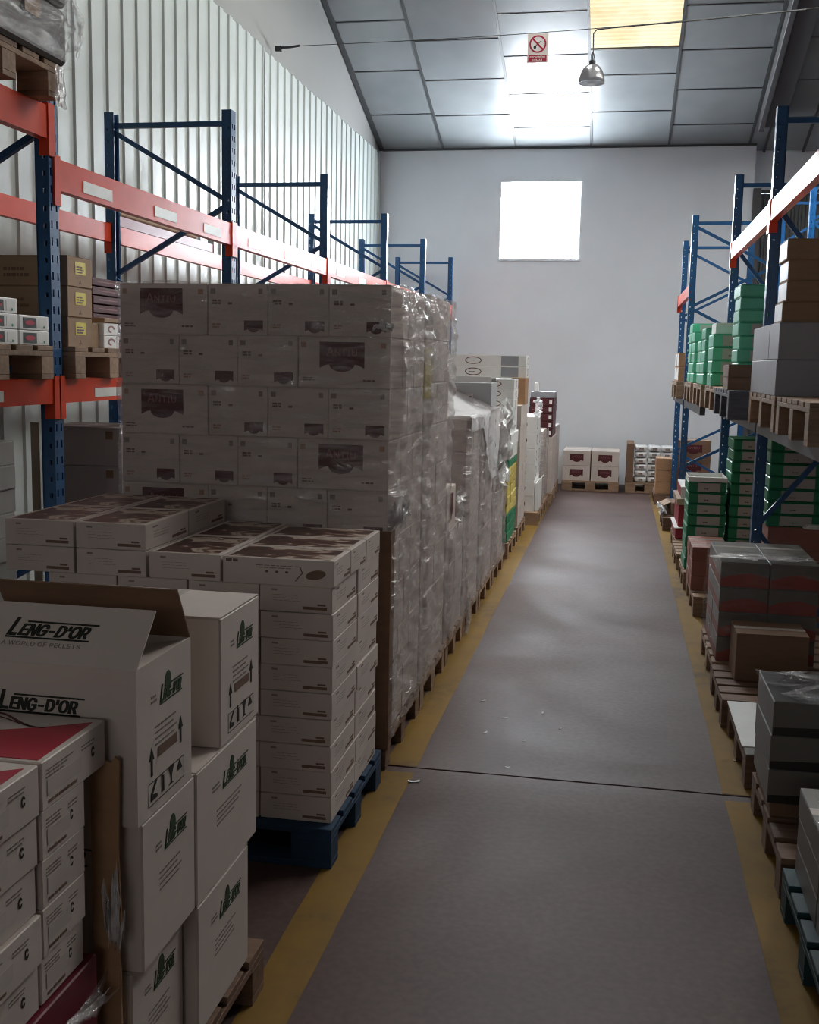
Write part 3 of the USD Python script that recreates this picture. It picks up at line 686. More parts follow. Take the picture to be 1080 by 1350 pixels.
# ------------------------------------------------------------------ left foreground: snack cartons
g_ln = 'white snack cartons with black lettering'
def logo(w, h, globe=False):
    """LENG-D'OR between two bars, leaning letters"""
    th = h * 0.09; sl = 0.28
    parts = [shift(text("L", h * 0.98, w * 0.10, sl, True), 0, th * 1.6)]
    for k in range(3):   # heavy strokes
        parts.append(shift(text("ENG-D'OR", h * 0.64, w * 0.79, sl, True), w * 0.13 + k * w * 0.008, th * 1.8, k * 0.00003))
        parts.append(shift(parts[0], k * w * 0.008, 0, k * 0.00003))
    b1 = rect(w * 0.84, th); b1.apply_translation((w * 0.20, h * 0.90, 0)); b2 = rect(w * 0.98, th); parts += [b1, b2]
    if not globe: return cat_(parts)
    el = affinity.scale(sg.Point(0, 0).buffer(1, 16), h * 0.42, h * 0.62)
    return cat_(parts + [shift(ext(el, 0.0005), w * 0.36, h * 1.15)])
def arrow(h):
    w = h * 0.38
    return ext(sg.Polygon([(0, h * 0.55), (w / 2, h), (w, h * 0.55), (w * 0.68, h * 0.55), (w * 0.68, 0), (w * 0.32, 0), (w * 0.32, h * 0.55)]), 0.0006)
def icons(w, h):
    fr = sg.box(0, 0, w, h).difference(sg.box(0.0015, 0.0015, w - 0.0015, h - 0.0015))
    out = [ext(fr, 0.0006)]
    for i in range(4):
        x = w * (0.06 + i * 0.24); s_ = w * 0.17
        if i == 0: g = sg.Polygon([(0, 0), (s_, 0), (s_, s_ * .25), (s_ * .3, s_ * .4), (s_, s_ * 1.2), (s_ * .7, s_ * 1.2), (0, s_ * .5)])
        elif i == 1: g = sg.box(s_ * .3, 0, s_ * .45, s_ * 1.3).union(sg.box(s_ * .55, 0, s_ * .7, s_ * 1.1))
        elif i == 2: g = sg.Polygon([(0, s_ * 1.3), (s_, s_ * 1.3), (s_ * .6, s_ * .6), (s_ * .6, s_ * .15), (s_, 0), (0, 0), (s_ * .4, s_ * .15), (s_ * .4, s_ * .6)])
        else: g = sg.Polygon([(0, s_ * .5), (s_ * .5, s_ * 1.2), (s_, s_ * .5)])
        out.append(shift(ext(g, 0.0006), x, h * 0.18))
    return cat_(out)
def leng_side(p, W, D, H, arrows=True, face='R'):
    part(p, 'logo', on_face(logo(D * 0.42, 0.036, True), face, W, D, H, D * 0.40, H - 0.105), 'green_ink')
    prints(p, 'small_print', [(lines(D * 0.12, 0.02, 2, 5, .5), D * 0.24, H - 0.09), (lines(D * 0.45, 0.05, 4, 6, .3), D * 0.30, H - 0.185)], face, W, D, H, 'faint_ink')
    if arrows:
        part(p, 'up_arrow', on_face(shift(arrow(0.062), D * 0.20, 0.085), face, W, D, H, 0, 0), 'ink')
        part(p, 'up_arrow', on_face(shift(arrow(0.062), D * 0.74, 0.105), face, W, D, H, 0, 0), 'ink')
        part(p, 'print_bar', on_face(shift(rect(D * 0.36, 0.022), D * 0.35, 0.115), face, W, D, H, 0, 0), 'brown_ink')
        part(p, 'handling_symbols', on_face(shift(icons(D * 0.66, 0.050), D * 0.18, 0.022), face, W, D, H, 0, 0), 'ink')
def leng_front(p, W, D, H, face='F'):
    part(p, 'logo', on_face(logo(0.185, 0.040), face, W, D, H, W * 0.5 - 0.088, H - 0.105), 'ink')
def build_leng(W, D, H, side=True, arrows=True, face='R', along='y'):
    def b(p):
        carton_body(p, W, D, H, 'white_board', 'clear_tape', along, 0.004)
        if side: leng_side(p, W, D, H, arrows, face)
        leng_front(p, W, D, H, 'F')
    return b
LH = 0.329
zb, zm, zt = 0.145, 0.145 + LH + .001, 0.145 + 2 * (LH + .001)
# the open carton on top: walls, bottom, four flaps
p = thing('snack_carton', 'open white snack carton with raised flaps and black lettering on the flap', 'carton', (-0.915 - 0.215, 2.12, zt), 0, g_ln)
W, D, H = 0.43, 0.285, LH
t = 0.004
part(p, 'body', cat_([box(-W/2, W/2, -D/2, -D/2 + t, 0, H), box(-W/2, W/2, D/2 - t, D/2, 0, H), box(-W/2, -W/2 + t, -D/2 + t, D/2 - t, 0, H), box(W/2 - t, W/2, -D/2 + t, D/2 - t, 0, H), box(-W/2 + t, W/2 - t, -D/2 + t, D/2 - t, 0, t)]), 'white_board')
leng_front(p, W, D, H); leng_side(p, W, D, H)
def flap(hinge_y, length, lean, y_in):
    """flap along x, hinged at hinge_y, leaning y_in (towards the middle) by lean degrees from upright"""
    a = math.radians(lean)
    T = np.eye(4); T[:3, 0] = (1, 0, 0); T[:3, 1] = (0, y_in * math.sin(a), math.cos(a)); T[:3, 2] = np.cross(T[:3, 0], T[:3, 1]); T[:3, 3] = (-W / 2, hinge_y, H)
    return T
T1 = flap(-D / 2 + t / 2, 0.14, 44, 1)
f1 = rect(W, 0.14, t); f1.apply_translation((0, 0, -t)); f1.apply_transform(T1)
fl1 = part(p, 'front_flap', f1, 'tape' if False else 'white_board')
lg = shift(logo(0.190, 0.042), W * 0.5 - 0.092, 0.055, 0.0004); lg.apply_transform(T1); part(fl1, 'logo', lg, 'ink')
tg = shift(text('A WORLD OF PELLETS', 0.0095, 0.175, 0.0), W * 0.5 - 0.095, 0.038, 0.0004); tg.apply_transform(T1); part(fl1, 'lettering', tg, 'faint_ink')
T2 = flap(D / 2 - t / 2, 0.14, 30, -1)
f2 = rect(W, 0.14, t); f2.apply_translation((0, 0, -t / 2)); f2.apply_transform(T2)
part(p, 'rear_flap', f2, 'dark_kraft', 'brown inner face of the raised flap')
part(p, 'side_flap', bar((W / 2 - 0.002, 0, H - 0.003), (W / 2 - 0.12, 0, H - 0.03), D - 0.016, 0.004), 'white_board')
part(p, 'side_flap', bar((-W / 2 + 0.002, 0, H - 0.003), (-W / 2 + 0.12, 0, H - 0.03), D - 0.016, 0.004), 'white_board')
put_carton('snack_carton', 'lengA', build_leng(0.43, 0.29, LH), -1.345, -0.915, 2.45, 2.74, zt, 'closed white snack carton on top of its stack, behind the open one', group=g_ln)
put_carton('snack_carton', 'lengB', build_leng(0.43, 0.285, LH, True, False), -1.347, -0.917, 2.00, 2.285, zm, 'white snack carton directly under the open carton, middle row', group=g_ln)
put_carton('snack_carton', 'lengC', build_leng(0.285, 0.43, LH, True, False), -1.200, -0.915, 2.292, 2.722, zm, 'white snack carton in the middle row, towards the flat cartons', group=g_ln)
put_carton('snack_carton', 'lengD', build_leng(0.43, 0.275, LH, True, False), -1.375, -0.945, 2.00, 2.275, zb, 'white snack carton on the pallet, bottom row, nearest the torn cardboard sheet', group=g_ln)
put_carton('snack_carton', 'lengE', build_leng(0.30, 0.36, LH, True, False), -1.215, -0.915, 2.295, 2.655, zb, 'white snack carton on the pallet, bottom row, beside the aisle line', group=g_ln)
put_carton('snack_carton', 'lengC', build_leng(0.285, 0.43, LH), -1.505, -1.22, 2.292, 2.722, zb, 'white snack carton hidden behind the bottom row of snack cartons', group=g_ln)
put_carton('snack_carton', 'lengC', build_leng(0.285, 0.43, LH), -1.490, -1.205, 2.292, 2.722, zm, 'white snack carton hidden behind the middle row of snack cartons', group=g_ln)
put_carton('snack_carton', 'lengB', build_leng(0.43, 0.285, LH), -1.79, -1.36, 2.00, 2.285, zm, 'white snack carton left of the middle row, behind the swoosh cartons', group=g_ln)
put_carton('snack_carton', 'lengB', build_leng(0.43, 0.285, LH), -1.82, -1.39, 2.00, 2.285, zb, 'white snack carton left of the bottom row, behind the swoosh cartons', group=g_ln)
pallet(-2.11, -0.905, 1.965, 2.76, 0.0, 'dark_wood', 'dark wooden pallet under the white snack cartons')

# ------------------------------------------------------------------ flat cartons with a photo lid on the blue pallet
g_fl = 'flat white cartons with photo lids'
FH = 0.0932
def build_flat(W, D, face_long):
    """face_long: the printed long face carries a band of pictures; short faces rows of small print"""
    def b(p):
        H = FH
        part(p, 'body', cbox(-W / 2, W / 2, -D / 2, D / 2, 0, H - 0.001, 0.002), 'white_board')
        part(p, 'lid_picture', box(-W / 2 + 0.018, W / 2 - 0.018, -D / 2 + 0.018, D / 2 - 0.018, H - 0.001, H - 0.0004), 'photo_print', 'dark brown and cream photo print on the lid')
        for f, L in (('F', W), ('R', D)):
            if L > 0.32 and face_long:
                part(p, 'name_print', on_face(shift(lines(L * 0.16, 0.012, 1, 3, .8), L * 0.03, H - 0.018), f, W, D, H, 0, 0), 'brown_ink')
                part(p, 'small_print', on_face(shift(lines(L * 0.45, 0.016, 2, 6, .35), L * 0.30, H - 0.035), f, W, D, H, 0, 0), 'faint_ink')
                el = affinity.rotate(affinity.scale(sg.Point(0, 0).buffer(1, 12), L * 0.09, 0.016), 12)
                part(p, 'picture', on_face(shift(ext(el, .0006), L * 0.84, H * 0.45), f, W, D, H, 0, 0), 'brown_ink')
                part(p, 'slanted_line', on_face(ext(sg.LineString([(L * .66, H * .2), (L * .72, H * .5), (L * .70, H * .7)]).buffer(.0018), .0006), f, W, D, H, 0, 0), 'brown_ink')
                for i in range(3): part(p, 'spot', on_face(shift(ext(affinity.scale(sg.Point(0, 0).buffer(1, 6), .006, .004), .0006), L * (0.40 + .09 * i), H * 0.5), f, W, D, H, 0, 0), 'brown_ink')
            else:
                prints(p, 'small_print', [(lines(L * 0.14, 0.010, 1, 3, .6), L * 0.16, H - 0.020), (lines(L * 0.5, 0.03, 3, 8, .10), L * 0.18, H - 0.055)], f, W, D, H, 'faint_ink')
                prints(p, 'code_print', [(lines(L * 0.13, 0.008, 1, 2, .8), L * 0.80, 0.026), (rect(L * 0.33, 0.010), L * 0.60, 0.012)], f, W, D, H, 'brown_ink')
    return b
nl = 9
cols = [(-1.178, -0.917), (-1.442, -1.181), (-1.706, -1.445), (-1.970, -1.709)]
for k in range(nl):
    z = 0.145 + k * (FH + 0.0006)
    for c, (x0, x1) in enumerate(cols):
        for r, (y0, y1) in enumerate(((3.545, 3.905), (3.91, 4.27))):
            if c and r: continue
            dx, dy = (rng.uniform(-0.006, 0.002), rng.uniform(-0.004, 0.004)) if not c else (0, 0)
            lab = (f"flat white carton in the column above the blue pallet's near corner, {row_from_top(9 - k)}" if r == 0 else f"flat white carton in the column beside the tall wrapped stack, {row_from_top(9 - k)}") if c == 0 else f"flat white carton above the blue pallet, {ORD[c]} column from the aisle, {row_from_top(9 - k)}"
            put_carton('flat_carton', 'flat26', build_flat(0.258, 0.357, False), x0 + dx, x1 + dx, y0 + dy, y1 + dy, z, lab, group=g_fl if c == 0 else 'flat cartons inside the stack')
zt9 = 0.145 + nl * (FH + 0.0006)
for i, (y0, y1) in enumerate(((3.535, 3.775), (3.782, 4.022), (4.029, 4.269))):
    put_carton('flat_carton', 'flat40', build_flat(0.395, 0.238, True), -1.310, -0.915, y0, y1, zt9, f"flat carton with photo lid, top row at the aisle side, {ORD[i]} one back", group=g_fl)
put_carton('flat_carton', 'flat27', build_flat(0.262, 0.392, False), -1.583, -1.321, 3.540, 3.932, zt9, 'flat carton with photo lid, one step below the two at the left', group=g_fl)
put_carton('flat_carton', 'flat27', build_flat(0.262, 0.392, False), -1.583, -1.321, 3.94, 4.332, zt9, 'flat carton with photo lid against the tall stack, middle of the top', group=g_fl)
for lv in range(2):
    for c, (x0, x1) in enumerate(((-1.856, -1.592), (-2.128, -1.864))):
        for r, (y0, y1) in enumerate(((3.535, 3.927), (3.935, 4.327))):
            put_carton('flat_carton', 'flat27', build_flat(0.262, 0.392, False), x0, x1, y0, y1, zt9 + lv * (FH + 0.0006), f"flat carton {'with photo lid showing' if lv else 'in the lower of two rows'}, {['second from left', 'leftmost'][c]}, {['near', 'far'][r]}", group=g_fl)
pallet(-2.12, -0.905, 3.50, 4.32, 0.0, 'blue_pallet', 'blue wooden pallet under the flat white cartons')

# ------------------------------------------------------------------ the tall wrapped stack of labelled cartons
g_an = 'white cartons with maroon labels in the tall wrapped stack'
AH = 0.2130
def build_labelled(W, D, big):
    def b(p):
        H = AH
        carton_body(p, W, D, H, 'white_board', 'clear_tape', 'x' if W > D else 'y', 0.003)
        if big:
            part(p, 'brand_label', on_face(badge(0.193, 0.124), 'F', W, D, H, 0.092, H - 0.145), 'maroon')
            part(p, 'lettering', on_face(cat_([shift(text('A', 0.036), 0.122, H - 0.078, 0.0008), shift(text('NTIU', 0.027, 0.095), 0.158, H - 0.078, 0.0008)]), 'F', W, D, H, 0, 0), 'maroon_light')
            prints(p, 'small_print', [(lines(0.06, 0.02, 2, 3, .5), 0.02, 0.030), (lines(0.085, 0.010, 1, 4, .7), W - 0.115, 0.030)], 'F', W, D, H, 'brown_ink')
            prints(p, 'symbol', [(rect(0.022, 0.022), 0.012, H - 0.045), (rect(0.022, 0.022), W - 0.04, H - 0.045)], 'F', W, D, H, 'orange_ink')
        else:
            part(p, 'brand_label', on_face(badge(0.083, 0.050), 'F', W, D, H, W - 0.103, 0.012), 'maroon')
            prints(p, 'code_print', [(lines(0.055, 0.022, 2, 3, .7), 0.02, H - 0.085), (rect(0.018, 0.009), 0.09, H - 0.086)], 'F', W, D, H, 'brown_ink')
            part(p, 'small_print', on_face(shift(lines(0.05, 0.022, 2, 7, .6), 0.02, 0.030), 'F', W, D, H, 0, 0), 'orange_ink')
            prints(p, 'symbol', [(rect(0.022, 0.022), 0.012, H - 0.042), (rect(0.018, 0.022), W - 0.04, H - 0.042)], 'F', W, D, H, 'faint_ink')
    return b
X0, X1 = -2.118, -0.924
for k in range(9):
    z = 0.145 + k * (AH + 0.0008); top = 8 - k
    big_left = (top % 2 == 0)
    xs = [X0]
    for j in range(4): xs.append(xs[-1] + (0.397 if (j == 0) == big_left and (j in (0,) if big_left else j == 3) else 0.2655))
    if not big_left: xs = [X0, X0 + .2655, X0 + .531, X0 + .7965, X1]
    else: xs = [X0, X0 + .3975, X0 + .663, X0 + .9285, X1]
    for j in range(4):
        big = (j == 0) if big_left else (j == 3)
        W = round(xs[j + 1] - xs[j] - 0.002, 3); D = 0.262 if big else 0.392
        dx = rng.uniform(-0.0005, 0.0005); dy = rng.uniform(-0.004, 0.003)
        if top < 5 or j == 3:
            lab = f"white carton with {'large' if big else 'small'} maroon label, {row_from_top(top)}, {['leftmost', 'second from left', 'third from left', 'at the aisle corner'][j]}, tall wrapped stack"
            grp = g_an
        else:
            lab, grp = f"white labelled carton low in the tall wrapped stack, {row_from_top(top)}, {['leftmost', 'second from left', 'third from left'][j]}", 'labelled cartons low in the tall stack'
        put_carton('labelled_carton', ('an', W, D, big), build_labelled(W, D, big), xs[j] + dx, xs[j] + W + dx, 4.475 + dy, 4.475 + D + dy, z, lab, group=grp)
    # the rest of the aisle side, seen through film
    big = not big_left
    ys = [(4.475 + .268, 4.475 + .530), (4.475 + .536, 4.475 + .798)] if big else [(4.475 + .400, 4.475 + .792)]
    for i, (y0, y1) in enumerate(ys):
        W = 0.397 if big else 0.263; D = round(y1 - y0, 3)
        put_carton('labelled_carton', ('anb', W, D), build_plain(W, D, AH, 'white_board', along='x'), X1 - W - .002, X1 - .002, y0, y1, z, f"white carton behind film, tall stack's aisle side, {row_from_top(top)}, {['towards', 'at'][i] if len(ys) > 1 else 'at'} far edge", group=g_an)
pallet(-2.118, -0.915, 4.46, 5.27, 0.0, 'dark_wood', 'wooden pallet under the tall wrapped stack of maroon-labelled cartons')
stretch_film(X0, X1, 4.475, 5.275, 0.148, 2.075, 11, 'clear stretch film round the tall stack of maroon-labelled cartons', amp=0.016, off=0.010, step=0.024, bulge=0.035)
p = thing('torn_wrap', "loose torn film at the tall stack's aisle corner, halfway up", 'plastic film')
part(p, 'film_scrap', crumpled(-0.895, 4.60, 1.12, 0.05, 0.22, 0.10, 21, 24), 'milky_film', smooth=True)
p = thing('torn_wrap', 'tuft of torn film by the top right corner of the tall wrapped stack', 'plastic film')
part(p, 'film_scrap', crumpled(-0.945, 4.44, 1.90, 0.07, 0.03, 0.035, 22, 16), 'milky_film', smooth=True)
p = thing('edge_board', 'brown cardboard edge board on the lower corner of the tall wrapped stack', 'edge board')
part(p, 'board', cat_([cbox(-0.975, -0.903, 4.440, 4.446, 0.10, 1.05, .001), cbox(-0.909, -0.903, 4.446, 4.52, 0.10, 1.05, .001)]), 'dark_kraft')

def crumpled_v(cx, cy, cz, sx, sy, sz, seed, n=24, taper=0.0):
    """a crumpled sheet hanging in the yz plane"""
    u, v = np.meshgrid(np.linspace(0, 1, n), np.linspace(0, 1, n))
    p = np.stack([u * 5, v * 3, np.full_like(u, seed * 1.7)], -1)
    f = lambda k: meshkit.fbm(p * 1.6, 3, seed + k) - 0.5
    X = cx + f(1) * sx * 2; Y = cy + (u - .5) * sy * (1 - taper * (1 - v)) + f(2) * sy * 0.35; Z = cz + (v - .5) * sz + f(3) * sz * 0.25
    V = np.stack([X, Y, Z], -1).reshape(-1, 3)
    i, j = np.meshgrid(np.arange(n - 1), np.arange(n - 1), indexing='ij')
    return V, np.stack([i * n + j, i * n + j + 1, (i + 1) * n + j + 1, (i + 1) * n + j], -1).reshape(-1, 4)

def scrap(label, mesh, material='milky_film', name='torn_wrap'):
    p = thing(name, label, 'plastic film'); part(p, 'film_scrap', mesh, material, smooth=True)

NF = {1: ['near'], 2: ['near', 'far'], 3: ['near', 'middle', 'far']}
def stack(name, cat, where, x1, W, y0, D, ny, z0, h, rows, build, key, colour, group, nx=1, jit=0.002, side=-1, hidden_label=None):
    """rows of cartons, ny deep along y and nx wide; x1 = the face to the aisle (side -1: stack lies to the left of it)"""
    for k in range(rows):
        for i in range(ny):
            for c in range(nx):
                xa = x1 + side * (c * (W + 0.003)); xb = xa + side * W
                lab = f"{colour} {where}, {row_from_top(rows - 1 - k)}" + (f", {NF[ny][i]}" if ny > 1 else '') + (f", {['aisle side', 'inner side', 'innermost'][c]}" if nx > 1 else '')
                put_carton(name, key, build, min(xa, xb), max(xa, xb), y0 + i * (D + 0.004), y0 + i * (D + 0.004) + D, z0 + k * (h + 0.0006), lab, cat, group, jit=jit)
    return z0 + rows * (h + 0.0006)
def row_pallet(y0, y1, label, x1=-0.915, wood='wood'): pallet(x1 - 1.2, x1, y0, y1, 0.0, wood, label)

# ------------------------------------------------------------------ the row of pallets along the left of the aisle
row_pallet(5.31, 6.11, 'wooden pallet under the second tall wrapped stack')
ze = stack('labelled_carton', 'carton', 'in the second tall wrapped stack', -0.927, 0.263, 5.33, 0.376, 2, 0.145, 0.2155, 9, build_labelled(0.263, 0.376, False), 'anE', 'white labelled carton', 'cartons in the second tall wrapped stack', nx=2)
stretch_film(-1.46, -0.925, 5.33, 6.09, 0.148, 2.09, 17, 'clear stretch film round the second tall stack, streaked white near the top', amp=0.016, off=0.012, step=0.026, bulge=0.01)
p = thing('paper_sheet', 'yellow paper sheet under the film at the corner of the second tall stack', 'paper'); part(p, 'sheet', box(-1.02, -0.925, 5.319, 5.3205, 1.58, 1.83), 'yellow_label')
part(p, 'sheet_side', box(-0.9245, -0.923, 5.3205, 5.50, 1.58, 1.83), 'yellow_label')

row_pallet(6.14, 6.86, 'wooden pallet under the low wrapped stack, third along the aisle')
zf = stack('plain_carton', 'carton', 'in the low wrapped stack', -0.927, 0.40, 6.155, 0.34, 2, 0.145, 0.214, 3, build_plain(0.40, 0.34, 0.214, 'grey_board'), 'plainF', 'grey carton', 'cartons in the low wrapped stack')
stretch_film(-1.327, -0.925, 6.155, 6.84, 0.148, zf + 0.01, 23, 'clear stretch film round the low stack, third along the aisle', amp=0.018)
def deco_side_badge(p, W, D, H):
    part(p, 'brand_label', on_face(badge(D * 0.42, H * 0.62), 'R', W, D, H, D * 0.3, H * 0.22), 'maroon')
put_carton('labelled_carton', 'anF', build_plain(0.30, 0.33, 0.25, 'white_board', deco=deco_side_badge), -1.23, -0.93, 6.165, 6.495, zf + .001, 'white carton with maroon side label standing on the low wrapped stack')
scrap('tuft of white film on top of the low wrapped stack', crumpled_v(-0.915, 6.66, zf + 0.10, 0.06, 0.26, 0.20, 31, 22, .4))
scrap('loose white tail of film hanging by the pallet of the low wrapped stack', crumpled_v(-0.895, 6.95, 0.13, 0.03, 0.16, 0.24, 33, 20, .5))

row_pallet(6.88, 7.66, 'wooden pallet under the fourth, grey wrapped stack along the aisle')
zg = stack('plain_carton', 'carton', 'in the fourth, grey wrapped stack', -0.927, 0.40, 6.90, 0.36, 2, 0.145, 0.2095, 6, build_plain(0.40, 0.36, 0.2095, 'grey_board'), 'plainG', 'grey carton', 'cartons in the fourth wrapped stack', nx=2)
stretch_film(-1.73, -0.925, 6.90, 7.63, 0.148, zg, 29, 'clear stretch film round the fourth, grey stack along the aisle', amp=0.014)
row_pallet(7.70, 8.52, 'wooden pallet under the fifth wrapped stack, below the open grey carton')
zh = stack('plain_carton', 'carton', 'in the fifth wrapped stack', -0.927, 0.40, 7.74, 0.374, 2, 0.145, 0.2095, 6, build_plain(0.40, 0.374, 0.2095, 'grey_board'), 'plainH', 'grey carton', 'cartons in the fifth wrapped stack', nx=2)
stretch_film(-1.73, -0.925, 7.74, 8.50, 0.148, zh - .03, 37, 'clear stretch film round the fifth stack along the aisle', amp=0.014)
row_pallet(8.58, 9.40, 'wooden pallet under the sixth wrapped stack, before the yellow cartons')
zi = stack('plain_carton', 'carton', 'in the sixth wrapped stack', -0.927, 0.40, 8.62, 0.374, 2, 0.145, 0.186, 6, build_plain(0.40, 0.374, 0.186, 'grey_board'), 'plainI', 'grey carton', 'cartons in the sixth wrapped stack')
stretch_film(-1.327, -0.925, 8.62, 9.375, 0.148, zi, 41, 'clear stretch film round the sixth stack along the aisle', amp=0.016)
# open grey carton with white lid flaps
p = thing('grey_carton', 'open grey carton with white flaps and a small white label, on the fifth stack', 'carton', (-1.055, 8.18, zh + 0.001))
part(p, 'body', cbox(-.155, .155, -.18, .18, 0, .215, .003), 'light_grey_board')
part(p, 'top_flap', bar((-.155, -.178, .217), (-.155, -.26, .245), .002, .004) if False else bar((0, -.178, .217), (0, -.235, .262), .31, .004), 'paper'); part(p, 'top_flap', bar((0, .178, .217), (0, .10, .25), .31, .004), 'paper')
part(p, 'label', on_face(rect(.055, .035), 'F', .31, .36, .215, .12, .10), 'paper'); part(p, 'print_line', on_face(shift(rect(.035, .004), .13, .112, .0007), 'F', .31, .36, .215, 0, 0), 'ink')
# white sheet of film thrown over the fourth and fifth stacks
def drape():
    n, m2 = 46, 40
    ys = np.linspace(6.93, 8.60, n); V = []
    for a in range(n):
        y = ys[a]; hang = 0.10 + 0.42 * np.clip((y - 7.5) / 0.6, 0, 1)
        lift = 0.19 * max(0, 1 - abs(y - 7.98) / 0.55)
        for b in range(m2):
            t = b / (m2 - 1) * (0.34 + hang)
            nn = meshkit.fbm(np.array([[y * 6, t * 7, 3.3]]), 3, 5)[0] - .5
            if t < 0.34: x, z = -1.25 + t, zg + 0.018 + lift * max(0, 1 - t / 0.3) + 0.03 * abs(nn)
            if y > 7.955 and t < 0.34: x, z = -0.888 - 0.004 * (0.34 - t), zg + 0.02 + 0.5 * (0.34 - t) * lift
            elif t >= 0.34: x, z = -0.900 + 0.05 * nn, zg + 0.016 - (t - 0.34) + 0.02 * nn
            V.append((x, y + 0.05 * nn, z))
    i, j = np.meshgrid(np.arange(n - 1), np.arange(m2 - 1), indexing='ij')
    return np.array(V), np.stack([i * m2 + j, i * m2 + j + 1, (i + 1) * m2 + j + 1, (i + 1) * m2 + j], -1).reshape(-1, 4)
scrap('white sheet of film thrown over the fourth and fifth wrapped stacks', drape(), 'white_drape')
scrap('big shiny bunch of film hanging at the top of the sixth wrapped stack', crumpled_v(-0.895, 9.0, 1.12, 0.085, 0.85, 0.66, 43, 40, .3), 'bright_film')

# the pallet of yellow and green cartons, white trays, oval-mark cartons on top
row_pallet(9.83, 10.67, 'wooden pallet under the yellow and green cartons')
def deco_oval(nx=1):
    def d(p, W, D, H):
        for q in range(nx):
            e = affinity.scale(sg.Point(0, 0).buffer(1, 16), 0.085, H * 0.34); e = e.difference(affinity.scale(sg.Point(0, 0).buffer(1, 16), 0.076, H * 0.26))
            part(p, 'oval_mark', on_face(shift(ext(e, .0006), W * (0.32 if nx == 1 and W > .6 else 0.5), H * .5), 'F', W, D, H, 0, 0), 'brown_ink')
            part(p, 'small_print', on_face(shift(lines(.09, .012, 1, 3, .6), W * (0.32 if W > .6 else 0.5) - .045, H * .47), 'F', W, D, H, 0, 0), 'faint_ink')
        if W > .6: part(p, 'print_panel', on_face(shift(rect(W * .22, H * .86), W * .68, H * .07), 'F', W, D, H, 0, 0), 'blue_grey_board')
        e2 = affinity.scale(sg.Point(0, 0).buffer(1, 16), 0.06, H * 0.34); e2 = e2.difference(affinity.scale(sg.Point(0, 0).buffer(1, 16), 0.05, H * 0.26))
        part(p, 'oval_mark', on_face(shift(ext(e2, .0006), D * .5, H * .5), 'R', W, D, H, 0, 0), 'brown_ink')
    return d
zk = stack('green_carton', 'carton', 'low in the stack topped by oval-mark cartons', -0.93, 0.30, 9.85, 0.262, 3, 0.145, 0.085, 3, build_plain(0.30, 0.262, 0.085, 'box_green', 'box_green'), 'gk', 'green carton', 'green cartons left of the aisle', jit=.004)
zk = stack('yellow_carton', 'carton', 'above the green ones, left of the aisle', -0.93, 0.30, 9.85, 0.262, 3, zk, 0.085, 5, build_plain(0.30, 0.262, 0.085, 'yellow_board', 'yellow_board'), 'yk', 'yellow carton', 'yellow cartons left of the aisle', jit=.006)
zk = stack('green_carton', 'carton', 'above the yellow ones, left of the aisle', -0.93, 0.30, 9.86, 0.38, 2, zk, 0.075, 1, build_plain(0.30, 0.38, 0.075, 'box_green', 'box_green'), 'gk2', 'dark green carton', 'dark green cartons left of the aisle')
zk = stack('white_carton', 'carton', 'above the yellow cartons, left of the aisle', -0.92, 0.30, 9.85, 0.39, 2, zk, 0.115, 2, build_plain(0.30, 0.39, 0.115, 'paper', 'paper'), 'wk', 'white tray carton', 'white tray cartons left of the aisle', jit=.008)
zk2 = stack('plain_carton', 'carton', 'inside the stack topped by oval-mark cartons', -1.24, 0.45, 9.86, 0.385, 2, 0.145, 0.2015, 6, build_plain(0.45, 0.385, 0.2015, 'grey_board'), 'plainK', 'grey carton', 'grey cartons inside the oval-mark stack')
scrap('crumpled white film between white trays and oval-mark cartons, left of the aisle', crumpled_v(-0.93, 10.05, zk + 0.10, 0.05, 0.45, 0.26, 47, 26), 'white_drape')
p = thing('white_carton', 'white carton squeezed under the oval-mark cartons, left of the aisle', 'carton', (-1.09, 10.25, zk)); part(p, 'body', cbox(-.15, .15, -.38, .38, 0, 1.355 - zk, .003), 'paper')
stack('oval_carton', 'carton', 'with oval mark, lower oval group', -0.93, 0.405, 10.13, 0.40, 1, 1.3565, 0.0895, 3, build_plain(0.405, 0.40, 0.0895, 'paper', 'paper', deco=deco_oval()), 'ov1', 'flat white carton', 'flat white cartons with oval marks', nx=2)
# the stack behind it
row_pallet(10.85, 11.72, 'wooden pallet under the stack with the topmost oval-mark cartons')
zl = stack('plain_carton', 'carton', 'under the topmost oval-mark cartons', -0.925, 0.40, 10.90, 0.385, 2, 0.145, 0.2015, 6, build_plain(0.40, 0.385, 0.2015, 'white_board'), 'plainL', 'white carton', 'white cartons under the topmost oval-mark cartons', nx=2)
put_carton('brown_carton', 'brL', build_plain(0.145, 0.40, 0.268, 'orange_kraft'), -1.065, -0.92, 11.23, 11.63, zl, 'upright brown carton on the left row, beside the red cartons')
stack('white_carton', 'carton', 'carrying the topmost oval-mark cartons', -1.07, 0.65, 11.25, 0.38, 1, zl, 0.134, 2, build_plain(0.65, 0.38, 0.134, 'paper', 'paper'), 'wl', 'white carton', None)
stack('oval_carton', 'carton', 'with an oval mark, topmost on the left row', -0.92, 0.80, 11.27, 0.40, 1, zl + .2695, 0.114, 2, build_plain(0.80, 0.40, 0.114, 'paper', 'paper', deco=deco_oval()), 'ov2', 'long white carton', 'long white cartons with oval marks')
